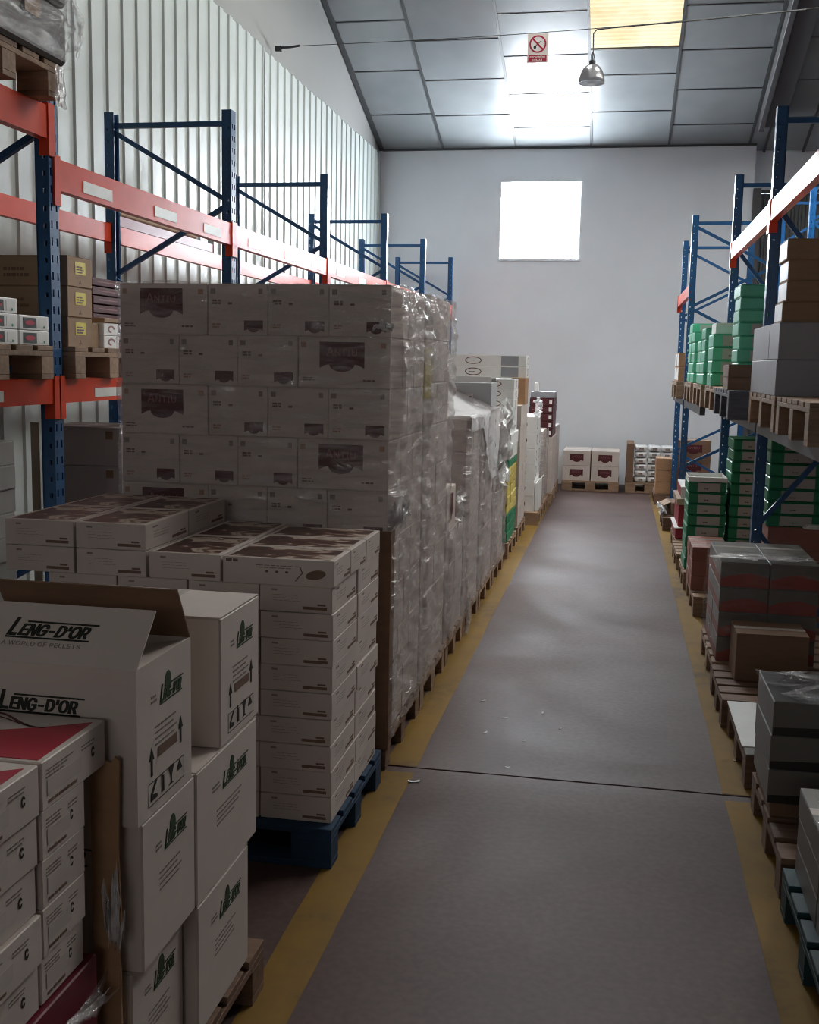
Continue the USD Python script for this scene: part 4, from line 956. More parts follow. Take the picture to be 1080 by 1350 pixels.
# further ones
row_pallet(12.05, 12.92, 'wooden pallet under white oval-mark cartons, far along the left row', -0.80)
zm_ = stack('oval_carton', 'carton', 'with oval marks, far along the left row', -0.855, 0.36, 12.10, 0.39, 2, 0.145, 0.175, 6, build_plain(0.36, 0.39, 0.175, 'paper', 'paper', deco=deco_oval()), 'ov3', 'white carton', 'white oval-mark cartons far along the left row')
scrap('white film bunched on the far white cartons, just before the red ones', crumpled_v(-0.86, 12.4, zm_ + 0.09, 0.10, 0.62, 0.20, 53, 24), 'white_drape')
p = thing('white_carton', 'white opened-out carton leaning low against the far left row', 'carton'); part(p, 'body', cbox(-0.850, -0.812, 12.15, 12.75, 0.146, 0.46, .003), 'paper'); part(p, 'flap', bar((-0.831, 12.45, 0.46), (-0.79, 12.45, 0.51), .58, .004, (1, 0, 1)), 'paper')
row_pallet(13.0, 13.85, 'wooden pallet second before the back wall, left row', -0.80)
zn = stack('plain_carton', 'carton', 'second stack before the red cartons', -0.845, 0.40, 13.03, 0.385, 2, 0.145, 0.21, 4, build_plain(0.40, 0.385, 0.21, 'white_board'), 'plainN', 'white carton', 'white cartons before the red ones, left row')
stretch_film(-1.245, -0.843, 13.03, 13.81, 0.148, zn, 59, 'clear stretch film round white cartons far along the left row', amp=.014, step=.06)
row_pallet(13.95, 14.82, 'wooden pallet under the red cartons, far end of the left row', -0.765)
zo = stack('plain_carton', 'carton', 'below the red cartons on the left', -0.775, 0.38, 14.0, 0.385, 2, 0.145, 0.178, 4, build_plain(0.38, 0.385, 0.178, 'white_board'), 'plainO', 'white carton', 'white cartons below the red ones')
def deco_red(p, W, D, H):
    part(p, 'small_print', on_face(shift(lines(W * .5, .02, 1, 3, .7), W * .12, H * .4), 'F', W, D, H, 0, 0), 'maroon_light')
    part(p, 'label', on_face(rect(W * .12, H * .5), 'F', W, D, H, W * .82, H * .3), 'paper')
zo = stack('red_carton', 'carton', 'at the far end of the left row', -0.785, 0.30, 14.0, 0.385, 2, zo, 0.098, 5, build_plain(0.30, 0.385, 0.098, 'maroon', 'maroon', deco=deco_red), 'rdO', 'dark red carton', 'dark red cartons at the far end of the left row')
put_carton('grey_carton', 'gyO', build_plain(0.30, 0.50, 0.075, 'blue_grey_board'), -1.075, -0.775, 14.02, 14.52, zo, 'flat grey carton lying on top of the dark red cartons, left row')
put_carton('white_carton', 'wO', build_plain(0.05, 0.20, 0.11, 'paper'), -1.04, -0.99, 13.98 + .1, 14.28, zo + .0762, 'small white box standing on the flat grey carton, left row')
row_pallet(15.0, 15.82, 'wooden pallet last on the left row, near the back wall', -0.775)
zp = stack('plain_carton', 'carton', 'in the last stack of the left row', -0.785, 0.40, 15.02, 0.385, 2, 0.145, 0.20, 4, build_plain(0.40, 0.385, 0.20, 'grey_board'), 'plainP', 'grey carton', 'grey cartons in the last stack of the left row')

# ------------------------------------------------------------------ by the back wall
pallet(-0.72, 0.08, 15.70, 16.50, 0.0, 'wood', 'wooden pallet with four maroon-labelled cartons at the back wall')
def deco_badge(p, W, D, H):
    part(p, 'brand_label', on_face(badge(W * 0.50, H * 0.52), 'F', W, D, H, W * .25, H * .24), 'maroon')
    part(p, 'lettering', on_face(shift(text('ANTIU', H * 0.13, W * 0.34), W * .33, H * .53, .0008), 'F', W, D, H, 0, 0), 'maroon_light')
for c in range(2):
    for r in range(2):
        put_carton('labelled_carton', 'anW', build_plain(0.385, 0.39, 0.213, 'white_board', deco=deco_badge), -0.715 + c * .40, -0.33 + c * .40, 15.72, 16.11, 0.145 + r * .2145, f"white carton with maroon label at the back wall, {['lower', 'upper'][r]} {['left', 'right'][c]} of four", group='four labelled cartons at the back wall')
        put_carton('labelled_carton', 'anW2', build_plain(0.385, 0.37, 0.213, 'white_board'), -0.715 + c * .40, -0.33 + c * .40, 16.12, 16.49, 0.145 + r * .2145, f"white carton behind the four labelled ones at the back wall, {['lower', 'upper'][r]} {['left', 'right'][c]}", group='cartons behind the four labelled ones')
for k, (x, y, w, h, t_) in enumerate(((-0.90, 16.55, 0.15, 0.50, 'paper'), (-0.755, 16.62, 0.05, 0.47, 'blue_grey_board'))):
    p = thing('board_panel', ['white board standing on edge against the back wall, left of the labelled cartons', 'narrow grey board standing on edge by the white one at the back wall'][k], 'board', (x, y, 0)); part(p, 'panel', cbox(0, w * .9, 0, .03, 0, h, .003), t_)
pallet(0.17, 0.85, 15.72, 16.50, 0.0, 'wood', 'wooden pallet of white bags at the back wall')
put_carton('brown_carton', 'brB', build_plain(0.10, 0.70, 0.55, 'dark_kraft', flaps=False), 0.175, 0.275, 15.75, 16.45, 0.145, 'tall brown carton side at the left of the white bags, back wall')
def bag(p):
    m = trimesh.creation.icosphere(3); v = m.vertices.copy()
    v = np.sign(v) * np.abs(v) ** 0.55; v *= (0.088, 0.16, 0.042)
    v += 0.010 * (meshkit.fbm(v * 30, 3, 5)[:, None] - .5) * np.sign(v)
    v[:, 2] += 0.043; m.vertices = v; part(p, 'pouch', m, 'plastic_foil_white', smooth=True)
    part(p, 'print_patch', cbox(-.03, .03, -.166, -.150, .03, .055, .002), 'faint_ink')
for r in range(6):
    for c in range(3):
        place('white_bag', 'bag', bag, (0.375 + c * .180 + rng.uniform(-.006, .006), 15.93, 0.145 + r * .088), rng.uniform(-3, 3), f"white plastic bag on the back wall pallet, {row_from_top(5 - r)}, {['left', 'middle', 'right'][c]}", 'bag', 'white bags at the back wall')

# ------------------------------------------------------------------ right of the aisle, on the floor
pallet(0.60, 1.80, 2.74, 3.56, 0.0, 'teal_pallet', 'dark teal pallet at the bottom right edge')
stack('grey_carton', 'carton', 'on the teal pallet at the right edge', 0.635, 0.385, 2.775, 0.38, 2, 0.145, 0.094, 3, build_plain(0.385, 0.38, 0.094, 'olive_grey_board'), 'tealbox', 'grey carton', 'grey cartons on the teal pallet', nx=2, side=1)
scrap('film creased over the grey cartons on the teal pallet', crumpled(0.82, 3.15, 0.445, 0.30, 0.55, 0.012, 61, 26), 'film')
pallet(0.605, 1.805, 3.63, 4.43, 0.0, 'dark_wood', 'dark wooden pallet on the right, second from the bottom edge')
def deco_dark(p, W, D, H):
    part(p, 'dark_print', on_face(ext(sg.Polygon([(0.002, .002), (W - .002, .002), (W - .002, H * .74), (W * .48, H * .74), (W * .40, H * .30), (.002, H * .24)]), .0006), 'F', W, D, H, 0, 0), 'black_board', 'black printed lower band')
    part(p, 'dark_lid', box(-W / 2 + .004, W / 2 - .004, -D / 2 + .004, D / 2 - .004, H, H + .0006), 'black_board')
put_carton('brown_tray', 'trayP1', build_plain(0.86, 0.40, 0.052, 'dark_kraft', flaps=False), 0.612, 1.472, 3.98, 4.38, 0.145, 'shallow brown tray under the black-banded cartons on the right')
stack('banded_carton', 'carton', 'on right pallet', 0.60, 0.43, 3.975, 0.41, 1, 0.198, 0.126, 3, build_plain(0.43, 0.41, 0.126, 'olive_grey_board', flaps=False, deco=deco_dark), 'band', 'grey carton with black band', 'black-banded cartons on the right', nx=2, side=1)
scrap('shiny film creased over the lids of the black-banded cartons', crumpled(0.84, 4.18, 0.583, 0.40, 0.34, 0.008, 63, 34), 'film')
pallet(0.60, 1.80, 4.615, 5.375, 0.0, 'dark_wood', 'low wooden pallet covered by a white sheet, right of the aisle')
p = thing('white_sheet', 'white board sheet lying on a low pallet, right of the aisle', 'board'); part(p, 'sheet', cbox(0.595, 1.30, 4.72, 5.375, 0.145, 0.151, .001), 'paper'); part(p, 'loose_board', cbox(0.60, 1.35, 4.61, 4.70, 0.145, 0.152, .001), 'olive_grey_board')
pallet(0.575, 1.775, 5.41, 6.07, 0.0, 'dark_wood', 'weathered wooden pallet with one brown carton on it, right of the aisle')
p = place('brown_carton', 'brP2', build_plain(0.36, 0.30, 0.255, 'dark_kraft'), (0.846, 5.91, 0.145), 0, 'single dark brown carton standing on the weathered pallet, right of the aisle', 'carton')
pallet(0.585, 1.785, 6.12, 6.93, 0.0, 'wood', 'wooden pallet under the wrapped reddish cartons, right of the aisle')
def deco_redband(p, W, D, H):
    part(p, 'red_band', on_face(ext(sg.Polygon([(.003, .003), (W - .003, .003), (W - .003, H * .42), (W * .6, H * .60), (W * .25, H * .50), (.003, H * .35)]), .0006), 'F', W, D, H, 0, 0), 'band_red', 'reddish printed band')
    part(p, 'red_band', on_face(rect(D * .96, H * .4), 'L', W, D, H, D * .02, .003), 'red_kraft')
stack('wrapped_carton', 'carton', 'in right-hand wrapped stack', 0.605, 0.258, 6.15, 0.37, 2, 0.145, 0.1395, 4, build_plain(0.258, 0.37, 0.1395, 'olive_grey_board', deco=deco_redband), 'R3', 'grey carton with red band', 'red-banded cartons right of the aisle', nx=2, side=1)
stretch_film(0.605, 1.124, 6.15, 6.895, 0.148, 0.722, 71, 'clear stretch film round the red-banded cartons, right of the aisle', amp=0.018, off=.010, material='thin_film')
scrap('crinkled film bunched on top of the red-banded cartons', crumpled(0.84, 6.24, 0.725, 0.46, 0.16, 0.012, 73, 26), 'milky_film')
# behind the upright: brown cartons with green ones on top
pallet(0.985, 1.785, 7.25, 7.86, 0.0, 'wood', 'wooden pallet under the brown and green cartons behind the upright')
zz = stack('brown_carton', 'carton', 'under the green ones behind the rack upright', 1.0, 0.33, 7.30, 0.30, 1, 0.145, 0.152, 4, build_plain(0.33, 0.30, 0.152, 'red_kraft'), 'R6b', 'red-brown carton', 'red-brown cartons behind the rack upright', nx=2, side=1)
def deco_green(p, W, D, H):
    part(p, 'grey_panel', on_face(rect(W * .60, H * .78), 'F', W, D, H, W * .25, H * .10), 'label_panel', 'grey label panel')
    part(p, 'code_print', on_face(shift(lines(W * .16, H * .12, 1, 4, .8), W * .42, H * .3), 'F', W, D, H, 0, 0), 'ink')
stack('green_carton', 'carton', 'with grey panel behind the rack upright', 0.985, 0.33, 7.30, 0.36, 1, zz, 0.0805, 7, build_plain(0.33, 0.36, 0.0805, 'box_green', 'box_green', deco=deco_green), 'gR1', 'green carton', 'green cartons behind the rack upright', side=1, jit=.004)
stack('green_carton', 'carton', 'in dull wrap at the right edge', 1.325, 0.30, 7.32, 0.36, 1, zz, 0.0805, 6, build_plain(0.30, 0.36, 0.0805, 'teal_print', 'teal_print', deco=None), 'gR2', 'dull green carton', 'dull green cartons at the right edge', side=1, jit=.004)
p = thing('paper_pile', 'white papers lying by the green cartons at the right edge', 'paper'); 
for k in range(3): part(p, 'sheet', box(1.205 + .01 * k, 1.315, 7.22 - .01 * k, 7.29, zz + .002 + k * .009, zz + .008 + k * .009), 'paper')
# red-brown cartons on a slatted pallet, green stacks beyond
pallet(0.60, 1.80, 7.90, 8.72, 0.0, 'wood', 'wooden pallet under three red-brown cartons, right of the aisle')
stack('brown_carton', 'carton', 'right of the aisle, before the green stack', 0.592, 0.26, 8.13, 0.275, 2, 0.145, 0.106, 3, build_plain(0.26, 0.275, 0.106, 'red_kraft'), 'R4', 'red-brown carton', 'red-brown cartons before the green stack', side=1)
pallet(0.585, 1.785, 8.86, 9.50, 0.0, 'wood', 'wooden pallet under the tall green stack, right of the aisle')
zg1 = stack('green_carton', 'carton', 'with grey panel in the low green stack', 0.597, 0.295, 9.0, 0.42, 1, 0.145, 0.0888, 8, build_plain(0.295, 0.42, 0.0888, 'box_green', 'box_green', deco=deco_green), 'gR3', 'green carton', 'green cartons of the low stack right of the aisle', side=1, jit=.005)
p = thing('white_tray', 'white tray lying on the low green stack, right of the aisle', 'tray', (0.745, 9.20, zg1)); part(p, 'base', box(-.15, .15, -.21, .21, 0, .004), 'paper'); 
for a in (box(-.15, .15, -.21, -.206, .004, .035), box(-.15, .15, .206, .21, .004, .035), box(-.15, -.146, -.206, .206, .004, .035), box(.146, .15, -.206, .206, .004, .035)): part(p, 'side', a, 'paper')
stack('green_carton', 'carton', 'with grey panel in the tall green stack', 0.925, 0.27, 9.0, 0.42, 1, 0.145, 0.0882, 12, build_plain(0.27, 0.42, 0.0882, 'box_green', 'box_green', deco=deco_green), 'gR4', 'green carton', 'green cartons of the tall stack right of the aisle', side=1, jit=.005)
pallet(0.575, 1.775, 9.72, 10.52, 0.0, 'wood', 'empty slatted wooden pallet before the crimson cartons')
pallet(0.60, 1.80, 10.56, 11.36, 0.0, 'wood', 'wooden pallet under the crimson cartons, right of the aisle')
zr = stack('crimson_carton', 'carton', 'right of the aisle, lower group', 0.605, 0.30, 10.60, 0.36, 2, 0.145, 0.10, 1, build_plain(0.30, 0.36, 0.10, 'crimson', 'crimson'), 'cr1', 'crimson carton', 'crimson cartons right of the aisle', side=1)
p = thing('white_tray', 'white lid between the crimson cartons, right of the aisle', 'tray'); part(p, 'lid', cbox(0.590, .91, 10.58, 11.33, zr, zr + .012, .002), 'paper')
zr = stack('crimson_carton', 'carton', 'right of the aisle, middle', 0.625, 0.28, 10.62, 0.35, 2, zr + .0122, 0.215, 1, build_plain(0.28, 0.35, 0.215, 'crimson', 'crimson'), 'cr2', 'tall crimson carton', 'crimson cartons right of the aisle', side=1)
p = thing('brown_tray', 'pale brown tray on the tall crimson cartons, right of the aisle', 'tray'); part(p, 'tray', cbox(.605, .92, 10.59, 11.34, zr, zr + .06, .003), 'tape')
def deco_rw(p, W, D, H): part(p, 'red_side', on_face(rect(D * .94, H * .8), 'L', W, D, H, D * .03, H * .1), 'crimson', 'crimson printed side')
stack('white_carton', 'carton', 'with crimson side on the pale tray, right of the aisle', 0.64, 0.27, 10.62, 0.35, 2, zr + .0605, 0.11, 1, build_plain(0.27, 0.35, 0.11, 'paper', 'paper', deco=deco_rw), 'crw', 'white carton', None, side=1)
scrap('crumpled white wrapping beside the far right pallets, at floor level', crumpled(0.545, 12.5, 0.20, 0.07, 0.6, 0.08, 81, 24), 'white_drape')
pallet(0.55, 1.75, 12.10, 12.90, 0.0, 'dark_wood', 'dark wooden pallet with crumpled wrapping, far right of the aisle')
p = thing('brown_carton', 'crushed brown carton lying on the pallet with crumpled wrapping', 'carton', (0.74, 12.55, .145), 8); part(p, 'body', cbox(-.12, .12, -.2, .2, 0, .14, .01), 'dark_kraft'); part(p, 'flap', bar((-.12, 0, .14), (-.2, 0, .10), .3, .005), 'kraft')
pallet(0.53, 1.73, 14.42, 15.22, 0.0, 'dark_wood', 'dark wooden pallet under brown cartons at the far right')
stack('brown_carton', 'carton', 'at the far right end of the aisle', 0.54, 0.195, 14.46, 0.38, 1, 0.145, 0.151, 3, build_plain(0.195, 0.38, 0.151, 'orange_kraft'), 'brF', 'orange-brown carton', 'orange-brown cartons at the far right', side=1)
stack('brown_carton', 'carton', 'beside the orange-brown ones at the far right', 0.78, 0.44, 14.50, 0.38, 1, 0.145, 0.232, 3, build_plain(0.44, 0.38, 0.232, 'dark_kraft', deco=deco_badge), 'brG', 'dark brown labelled carton', 'dark brown cartons at the far right', side=1)

# ------------------------------------------------------------------ right-hand rack, upper shelf
US = 1.4335
def up_pallet(y0, y1, x0, wood, label): pallet(x0, x0 + 1.05, y0, y1, US, wood, label, n_top=6, h=0.187)
up_pallet(4.86, 5.84, 0.80, 'wood', 'wooden pallet on the right rack shelf, at the right edge')
up_pallet(5.92, 7.04, 0.80, 'wood', 'wooden pallet on the right rack shelf under the grey cartons')
up_pallet(7.26, 8.34, 0.70, 'grey_wood', 'dark grey pallet on the right rack shelf, beyond the grey cartons')
up_pallet(8.42, 9.50, 0.72, 'wood', 'wooden pallet on the right rack shelf under mint green cartons')
up_pallet(9.66, 10.66, 0.70, 'wood', 'wooden pallet on the right shelf, first beyond the second upright')
up_pallet(10.74, 11.74, 0.68, 'wood', 'wooden pallet on the right shelf, second beyond the second upright')
up_pallet(12.10, 13.10, 0.62, 'wood', 'wooden pallet on the far right rack under brown cartons')
zt = US + .1877
def deco_white_end(p, W, D, H): part(p, 'white_end', on_face(rect(D * .92, H * .84), 'L', W, D, H, D * .04, H * .08), 'paper', 'white end panel')
zb2 = stack('grey_carton', 'carton', 'on the right rack shelf', 0.803, 0.50, 5.935, 0.36, 3, zt, 0.189, 2, build_plain(0.50, 0.36, 0.189, 'blue_grey_board'), 'upgrey', 'blue-grey carton', 'blue-grey cartons on the right shelf', side=1)
stack('brown_carton', 'carton', 'stacked on the blue-grey ones, right shelf', 0.825, 0.50, 5.95, 0.30, 1, zb2, 0.104, 4, build_plain(0.50, 0.30, 0.104, 'kraft', 'tape', deco=deco_white_end), 'upbrown', 'brown carton', 'brown cartons on the right shelf', side=1, jit=.010)
stack('brown_carton', 'carton', 'on the dark grey pallet, right shelf', 0.705, 0.20, 7.42, 0.33, 1, zt, 0.082, 2, build_plain(0.20, 0.33, 0.082, 'dark_kraft', 'tape'), 'upbr2', 'small brown carton', 'small brown cartons on the right shelf', side=1)
zt2 = stack('mint_carton', 'carton', 'under the little tower, right shelf', 0.80, 0.34, 7.86, 0.42, 1, zt, 0.0905, 5, build_plain(0.34, 0.42, 0.0905, 'mint_green', 'mint_green', deco=deco_green), 'mi1', 'mint green carton', 'mint green cartons under the little tower', side=1, jit=.005)
stack('mint_carton', 'carton', 'of the little tower by the upright, right shelf', 0.80, 0.17, 7.87, 0.40, 1, zt2, 0.084, 3, build_plain(0.17, 0.40, 0.084, 'mint_green', 'mint_green'), 'mi2', 'mint green carton', 'mint green cartons of the little tower', side=1, jit=.006)
put_carton('mint_carton', 'mi2b', build_plain(0.15, 0.30, 0.075, 'mint_green', 'mint_green'), 0.985, 1.135, 7.88, 8.18, zt2, 'single mint green carton beside the little tower, right shelf')
stack('mint_carton', 'carton', 'with grey panel, nearest green stack, right shelf', 0.72, 0.285, 8.95, 0.46, 1, zt, 0.1015, 4, build_plain(0.285, 0.46, 0.1015, 'mint_green', 'mint_green', deco=deco_green), 'mi3', 'mint green carton', 'mint green cartons of the nearest shelf stack', side=1, jit=.004)
p = thing('loose_flap', 'mint green carton flap leaning at the foot of the green shelf stack', 'cardboard'); part(p, 'flap', bar((.715, 8.90, zt + .003), (.70, 8.83, zt + .10), .09, .004, (1, 0, .2)), 'mint_green')
for a, (y0, n, x) in enumerate(((9.70, 5, .715), (10.14, 4, .715), (10.80, 5, .70), (11.24, 6, .70))):
    stack('mint_carton', 'carton', f"in shelf stack {['just beyond', 'second beyond', 'third beyond', 'fourth beyond'][a]} the second upright", x, 0.27, y0, 0.40, 1, zt, 0.0955, n, build_plain(0.27, 0.40, 0.0955, 'mint_green', 'mint_green', deco=deco_green), 'mi4', 'mint green carton', 'mint green cartons beyond the second upright', side=1, jit=.005)
put_carton('white_carton', 'upw', build_plain(0.30, 0.38, 0.085, 'paper', 'paper'), 0.74, 1.04, 9.0, 9.38, zt + 4 * .1021 + .001, 'flat white carton on top of the nearest green shelf stack')
stack('brown_carton', 'carton', 'on the far right rack shelf', 0.635, 0.22, 12.15, 0.38, 2, zt, 0.150, 2, build_plain(0.22, 0.38, 0.150, 'orange_kraft', 'tape', deco=deco_white_end), 'upfar', 'orange-brown carton', 'orange-brown cartons on the far shelf', side=1)

# ------------------------------------------------------------------ left rack: shelf, floor and top loads
LS = 1.651
def l_pallet(y0, y1, z, x1, wood, label): pallet(x1 - 1.08, x1, y0, y1, z, wood, label)
l_pallet(3.68, 4.50, LS, -2.45, 'wood', 'wooden pallet on the left rack shelf, at the left edge')
l_pallet(4.70, 5.50, LS, -2.45, 'wood', 'wooden pallet on the left rack shelf under yellow-labelled cartons')
l_pallet(5.56, 6.36, LS, -2.45, 'wood', 'wooden pallet on the left shelf, hidden beyond the labelled cartons')
lz = LS + .1445
def deco_rl(p, W, D, H):
    part(p, 'red_label', on_face(rect(D * .46, H * .70), 'R', W, D, H, D * .10, H * .14), 'ink'); part(p, 'red_oval', on_face(shift(ext(affinity.scale(sg.Point(0, 0).buffer(1, 12), D * .17, H * .17), .0006), D * .33, H * .5, .0007), 'R', W, D, H, 0, 0), 'swoosh_red')
    part(p, 'side_print', on_face(shift(rect(D * .28, H * .62), D * .64, H * .18), 'R', W, D, H, 0, 0), 'label_white'); part(p, 'green_mark', on_face(shift(ext(sg.Point(0, 0).buffer(.006, 6), .0006), D * .82, H * .25, .0007), 'R', W, D, H, 0, 0), 'box_green')
    part(p, 'dark_end', on_face(rect(W * .9, H * .84), 'F', W, D, H, W * .05, H * .08), 'black_board', 'black printed end')
    part(p, 'end_print', on_face(shift(rect(W * .2, H * .22), W * .62, H * .5, .0007), 'F', W, D, H, 0, 0), 'olive_grey_board')
for k in range(3):
    for i, y0 in enumerate((4.245, 3.99, 3.735)):
        if k == 2 and i == 0: continue
        put_carton('label_carton', 'rl', build_plain(0.30, 0.240, 0.062, 'paper', 'paper', deco=deco_rl, flaps=False), -2.76, -2.46, y0, y0 + .240, lz + k * .0635, f"flat white carton with red oval label on the left shelf, {['lowest', 'middle', 'top'][k]}, {['by the upright', 'next one left', 'at the left edge'][i]}", group='red-oval cartons on the left shelf')
def deco_yl(p, W, D, H):
    part(p, 'yellow_label', on_face(rect(D * .42, H * .42), 'R', W, D, H, D * .30, H * .42), 'yellow_label'); part(p, 'label_print', on_face(shift(lines(D * .3, H * .26, 3, 5, .6), D * .35, H * .47, .0007), 'R', W, D, H, 0, 0), 'brown_ink')
    part(p, 'triangle_mark', on_face(ext(sg.Polygon([(D * .44, H * .10), (D * .56, H * .10), (D * .50, H * .24)]), .0006), 'R', W, D, H, 0, 0), 'brown_ink')
    part(p, 'stencil', on_face(shift(lines(W * .30, H * .4, 2, 9, .5), W * .3, H * .3), 'F', W, D, H, 0, 0), 'dark_kraft')
for k in range(3):
    for c in range(2):
        put_carton('brown_carton', 'yl', build_plain(0.46, 0.24, 0.138, 'kraft', 'tape', deco=deco_yl), -2.97 - c * .465 + .002 * k, -2.51 - c * .465 + .002 * k, 4.75, 4.99, lz + k * .1395, f"brown carton {'with yellow label' if c == 0 else 'behind a yellow-labelled one'} on the left shelf, {['lowest', 'middle', 'top'][k]}", group='brown cartons on the left shelf')
for k in range(8):
    p = place('red_tray', 'rt', lambda p: (part(p, 'tray', cbox(-.24, .24, -.26, .26, 0, .040, .003), 'maroon'), part(p, 'rim_line', box(.240, .2406, -.2, .2, .018, .024), 'maroon_light')), (-2.93 + rng.uniform(-.004, .004), 5.62, lz + .001 + k * .0465), 0, f"dark red tray on the left shelf, {row_from_top(7 - k)}, beside the yellow-labelled cartons", 'tray', 'dark red trays on the left shelf')
def deco_lg(p, W, D, H):
    e = affinity.scale(sg.Point(0, 0).buffer(1, 14), D * .22, H * .30).difference(affinity.scale(sg.Point(0, 0).buffer(1, 14), D * .14, H * .18)).difference(sg.box(0, -H, D, 0))
    part(p, 'red_mark', on_face(shift(ext(e, .0006), D * .5, H * .5), 'R', W, D, H, 0, 0), 'maroon_light')
for k in range(2):
    put_carton('logo_carton', 'lg', build_plain(0.16, 0.17, 0.062, 'paper', 'paper', deco=deco_lg, flaps=False), -2.66, -2.50, 5.09, 5.26, lz + k * .063, f"small white carton with red curl mark on the left shelf, {['lower', 'upper'][k]}")
put_carton('brown_carton', 'lgb', build_plain(0.17, 0.08, 0.118, 'kraft', 'tape', flaps=False), -2.69, -2.52, 5.0, 5.08, lz, 'small brown carton between yellow-labelled cartons and white ones, left shelf')
put_carton('brown_carton', 'lgc', build_plain(0.17, 0.17, 0.022, 'kraft', 'tape', flaps=False), -2.665, -2.495, 5.09, 5.26, lz + .1265, 'flat brown lid on the two small white cartons, left shelf')
# floor under the left rack
def deco_sq(p, W, D, H):
    for x in (.10, .80): part(p, 'square_mark', on_face(rect(.042, .042), 'F', W, D, H, W * x, H * .70), 'dark_kraft')
pallet(-3.55, -2.50, 5.36, 6.16, 0.0, 'dark_wood', 'dark pallet on the floor under the left rack')
for k in range(6): put_carton('big_carton', 'sq', build_plain(0.46, 0.42, 0.205, 'dull_board', 'tape', deco=deco_sq), -3.02, -2.56, 5.40, 5.82, 0.145 + k * .2065, f"big dull grey carton under the left rack, {row_from_top(5 - k)}, left of the tall stack")
p = thing('edge_board', 'pale cardboard edge board at the big dull cartons under the left rack', 'edge board'); part(p, 'board', cbox(-3.075, -3.030, 5.385, 5.397, 0.145, 1.40, .001), 'tape')
pallet(-3.62, -2.53, 3.72, 4.50, 0.0, 'wood', 'wooden pallet on the floor under the left rack, at the left edge')
def deco_wl(p, W, D, H): part(p, 'small_print', on_face(shift(lines(.06, .006, 1, 2, .8), .03, H - .02), 'F', W, D, H, 0, 0), 'faint_ink')
for k in range(12):
    put_carton('white_carton', 'wl1', build_plain(0.36, 0.42, 0.1025, 'paper', 'paper', deco=deco_wl), -2.915, -2.555, 3.92, 4.34, 0.145 + k * .1035, f"white carton at the left edge under the rack, {row_from_top(11 - k)}", group='white cartons at the left edge', jit=.006)
# the dark wrapped load on the rack's top level
pallet(-3.48, -2.39, 3.70, 4.50, 2.831, 'wood', 'wooden pallet on the left rack top level, under the dark wrapped load')
p = thing('wrapped_load', 'load wrapped in dark glossy film on the rack top level, top left corner', 'wrapped load')
for k in range(3): part(p, 'wrapped_box', cbox(-3.50, -2.37 + .01 * (k % 2), 3.66, 4.52 + .01 * (k == 0), 2.9755 + k * .23, 2.9755 + (k + 1) * .23 - .004, .015), 'dark_wrapped')
part(p, 'cardboard_patch', cbox(-2.3595, -2.357, 4.17, 4.29, 3.10, 3.42, .001), 'dark_kraft', 'brown cardboard patch')
V, q = film_mesh(-3.50, -2.36, 3.66, 4.53, 2.978, 3.68, 91, off=.008, amp=.022, step=.035, diag=.35)
part(p, 'film_sheet', (V, q), 'thin_film', smooth=True)
scrap('bright crumpled film at the upper corner of the dark wrapped load', crumpled_v(-2.33, 4.50, 3.20, 0.04, 0.14, 0.34, 93, 30), 'film')
scrap('torn tail of film hanging from the pallet of the dark wrapped load', crumpled_v(-2.372, 4.47, 2.88, 0.02, 0.08, 0.16, 95, 16), 'milky_film')
p = thing('loose_beam', 'spare dark red beam lying on the rack behind the tall wrapped stack', 'beam'); part(p, 'beam', bar((-3.338, 7.02, 2.655), (-3.338, 8.75, 2.655), .045, .065), 'dark_red_paint'); part(p, 'end_plate', box(-3.365, -3.311, 8.75, 8.756, 2.622, 2.75), 'galvanised')
p = thing('cardboard_tube', 'long brown tube lying on the spare beam on the left rack', 'tube'); part(p, 'tube', trimesh.creation.cylinder(.02, segment=((-3.338, 7.05, 2.709), (-3.338, 8.4, 2.709)), sections=14), 'kraft', smooth=30)

# ------------------------------------------------------------------ wire, lamp, sign
YW = 11.5
def wire_z(x): return 5.00 + 0.036 * (x + 3.64) - 0.05 * math.sin(math.pi * (x + 3.64) / 5.6)
pts = [(x, YW, wire_z(x)) for x in np.linspace(-3.64, 1.72, 30)]
p = thing('overhead_wire', 'thin wire stretched across the hall under the roof', 'wire')
part(p, 'wire', tube(pts, 0.0035), 'wire_black')
part(p, 'anchor', cat_([box(-3.665, -3.60, YW - .02, YW + .02, 4.955, 5.005), tube([(-3.63, YW, 4.985), (-3.50, YW + .01, 4.995), (-3.40, YW, 5.005)], .012)]), 'dark_steel')
XLp = -0.385
lampz = 4.545
p = thing('pendant_lamp', 'grey bell-shaped pendant lamp hanging from the wire before the window', 'lamp', (XLp, YW - .012, lampz))
prof = [(0.024, 0.182), (0.052, 0.174), (0.080, 0.154), (0.102, 0.122), (0.117, 0.082), (0.126, 0.040), (0.129, 0.020), (0.124, 0.008), (0.127, 0.0)]
inn = [(r - 0.003, z) for r, z in prof[::-1]]; inn[-1] = (0.022, 0.179)
sh = trimesh.creation.revolve(np.array(prof + inn + [prof[0]]), sections=40); sh.fix_normals(); part(p, 'shade', sh, 'lamp_dome', smooth=40)
part(p, 'socket', trimesh.creation.cylinder(.032, segment=((0, 0, .172), (0, 0, .215)), sections=18), 'dark_steel', smooth=40)
bl = trimesh.creation.icosphere(3, .038); bl.apply_scale((1, 1, 1.25)); bl.apply_translation((0, 0, .10)); part(p, 'bulb', bl, 'bulb_glow', smooth=True)
part(p, 'bulb_neck', trimesh.creation.cylinder(.018, segment=((0, 0, .13), (0, 0, .20)), sections=14), 'galvanised', smooth=40)
part(p, 'hook', tube([(0.012, 0, .21), (0.016, 0, .27), (0.0, 0, .30), (-.012, 0, .27), (-.010, 0, .21)], .004), 'dark_steel')
